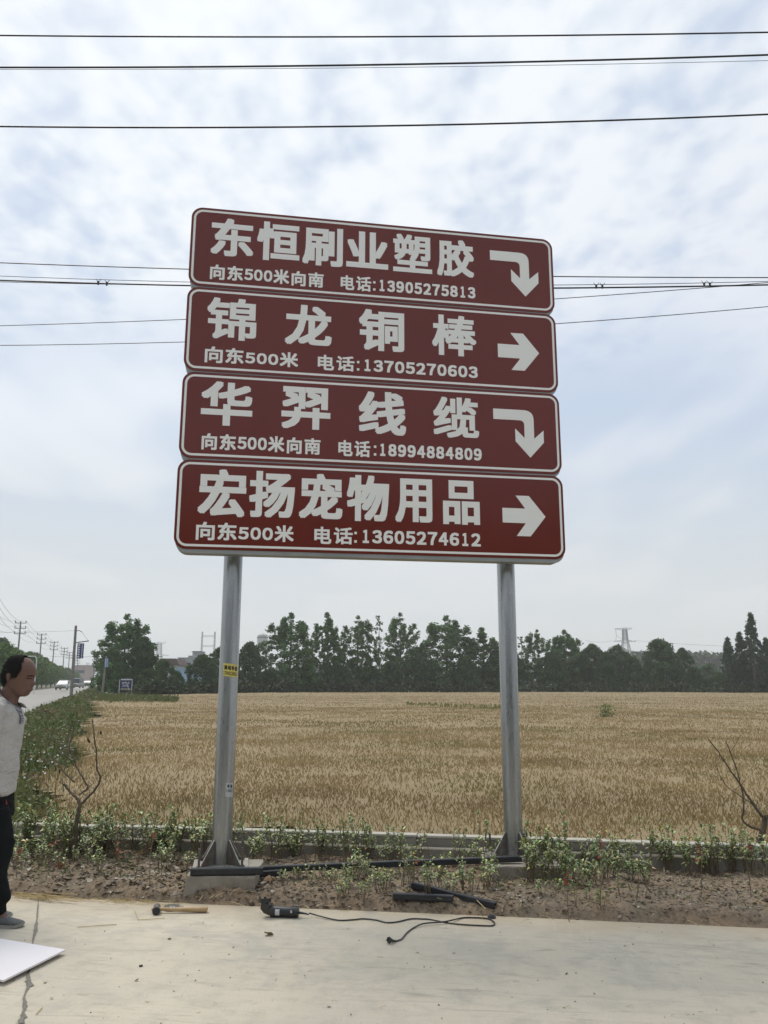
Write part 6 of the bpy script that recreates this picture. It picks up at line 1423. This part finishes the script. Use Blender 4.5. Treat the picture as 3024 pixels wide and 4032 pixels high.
for i, (a, b) in enumerate(((-14, 2764), (-6, 2780), (2, 2797))):      # pale bars on the shoulder yoke
    p = PX(a, b, 0)-O_; m.box((p.x-.01, -.150-i*.016, p.z+.018-i*.006), (.085, .012, .024), ry=R(35), rx=R(-35), bev=.004)
m.build('yoke_stripe', stripem, man)
# trousers
tm_ = simple('trouser_black', (.006, .007, .008), (.009, .010, .011), 9, .95, bump=.4, bscale=30, spec=.15)
t_ = MB()
t_.loft(slices([(3108, -78, 46, 0, .176), (3140, -82, 46, 0, .184), (3190, -82, 46, 0, .19), (3230, -76, 45, 0, .185)], 32, 2.3))
def trous(sh, yo): return [(3190, -76+sh, 44+sh*.3, 0, .092, yo), (3240, -70+sh, 50+sh*.6, 0, .094, yo), (3290, -58+sh, 58+sh, 0, .088, yo), (3331, -50+sh, 62+sh, 0, .083, yo), (3375, -50+sh, 53+sh, 0, .078, yo), (3415, -50+sh, 40+sh, 0, .073, yo), (3450, -52+sh, 33+sh, 0, .070, yo), (3495, -53+sh, 42+sh, 0, .070, yo), (3535, -50+sh, 51+sh, 0, .070, yo), (3552, -50+sh, 50+sh, 0, .069, yo), (3574, -48+sh, 31+sh, 0, .064, yo), (3590, -47+sh, 38+sh, 0, .066, yo), (3612, -48+sh, 32+sh, 0, .066, yo)]
t_.loft(slices(trous(0, -.10), 24, 2.1)); t_.loft(slices(trous(-48, .10), 24, 2.1))
tme = remesh(t_, .010, 3, 'trousers'); tme.materials.append(tm_)
for v in tme.vertices:
    c_ = v.co; a = float(fbm(np.array([c_.x*9+30]), np.array([c_.z*12+c_.y*5+30]), 3, 3)[0])-.5; v.co = c_+v.normal*a*.016
to = link('trousers', tme, man)
redp = simple('pocket_red', (.42, .045, .03), None, 10, .8); p1 = PX(44, 3150)-O_; p2 = PX(45, 3185)-O_
MB().tube([p1+Vector((-.004, -.05, 0)), p1.lerp(p2, .5)+Vector((.002, -.052, 0)), p2+Vector((-.004, -.05, 0))], [.003, .007, .003], 6).build('pocket_piping', redp, man, True)
# shoes
shoe_m = simple('shoe_grey', (.11, .115, .115), (.08, .082, .082), 60, .85, bump=.3, bscale=300); sole_m = simple('shoe_sole', (.30, .30, .26), (.22, .22, .19), 30, .8); lace = simple('shoe_lace', (.34, .35, .35), None, 30, .9)
def shoe(dx, yo):
    x0 = (D(-55, 3640, YP+yo)-O_).x+dx; x1 = (D(105, 3640, YP+yo)-O_).x+dx; L_ = x1-x0; m = MB(); rings = []; n_ = 20
    for t, w_3, h_, zlo in ((0, .02, .045, .012), (.03, .034, .070, .010), (.12, .038, .085, .010), (.28, .039, .088, .010), (.42, .041, .078, .010), (.55, .046, .064, .010), (.68, .049, .052, .010), (.82, .047, .044, .010), (.93, .038, .036, .014), (.985, .022, .028, .018), (1, .008, .022, .020)):
        rings.append([(x0+t*L_, yo+w_3*math.cos(2*math.pi*k/n_), zlo+(h_-zlo)*(.5+.5*math.sin(2*math.pi*k/n_)) if math.sin(2*math.pi*k/n_) > 0 else zlo+(h_-zlo)*.5*(1+max(-1, 1.35*math.sin(2*math.pi*k/n_)))) for k in range(n_)])
    m.loft(rings); s_o = m.build('shoe', shoe_m, man, True); m = MB(); rings = []
    for t, w_3, za, zb2 in ((-.005, .022, .004, .022), (.03, .036, .001, .024), (.15, .040, 0, .024), (.45, .041, .001, .021), (.68, .051, 0, .020), (.84, .049, .002, .021), (.95, .036, .008, .026), (1.005, .012, .014, .030)):
        rings.append([(x0+t*L_, yo-w_3, za), (x0+t*L_, yo+w_3, za), (x0+t*L_, yo+w_3*1.02, zb2), (x0+t*L_, yo-w_3*1.02, zb2)])
    m.loft(rings); m.build('sole', sole_m, s_o); m = MB()
    for t, z in ((.42, .081), (.48, .075), (.54, .068), (.60, .062)): m.tube([(x0+t*L_-.004, yo-.026, z-.014), (x0+t*L_, yo-.012, z), (x0+t*L_+.003, yo+.012, z), (x0+t*L_-.004, yo+.026, z-.014)], .0025, 5)
    for sg in (-1, 1): m.tube([(x0+.40*L_, yo+sg*.006, .088), (x0+.37*L_, yo+sg*.035, .075), (x0+.34*L_, yo+sg*.045, .05)], .0035, 5)
    m.build('laces', lace, s_o)
shoe(0, -.10); shoe(-48/560, .10)

# ------------------------------------------------------------------ haze
hz = bpy.data.materials.new('haze'); hz.use_nodes = True; nt = hz.node_tree; nt.nodes.remove(nt.nodes['Principled BSDF']); pv = nt.nodes.new('ShaderNodeVolumePrincipled')
pv.inputs['Color'].default_value = (.93, .95, .97, 1); pv.inputs['Density'].default_value = .00045; pv.inputs['Anisotropy'].default_value = .3; nt.links.new(pv.outputs[0], nt.nodes['Material Output'].inputs['Volume'])
mb = MB(); mb.box((0, 1200, 34.5), (7400, 4900, 71)); tag(mb.build('haze', hz), 'thin pale haze lying over the fields', kind='stuff')
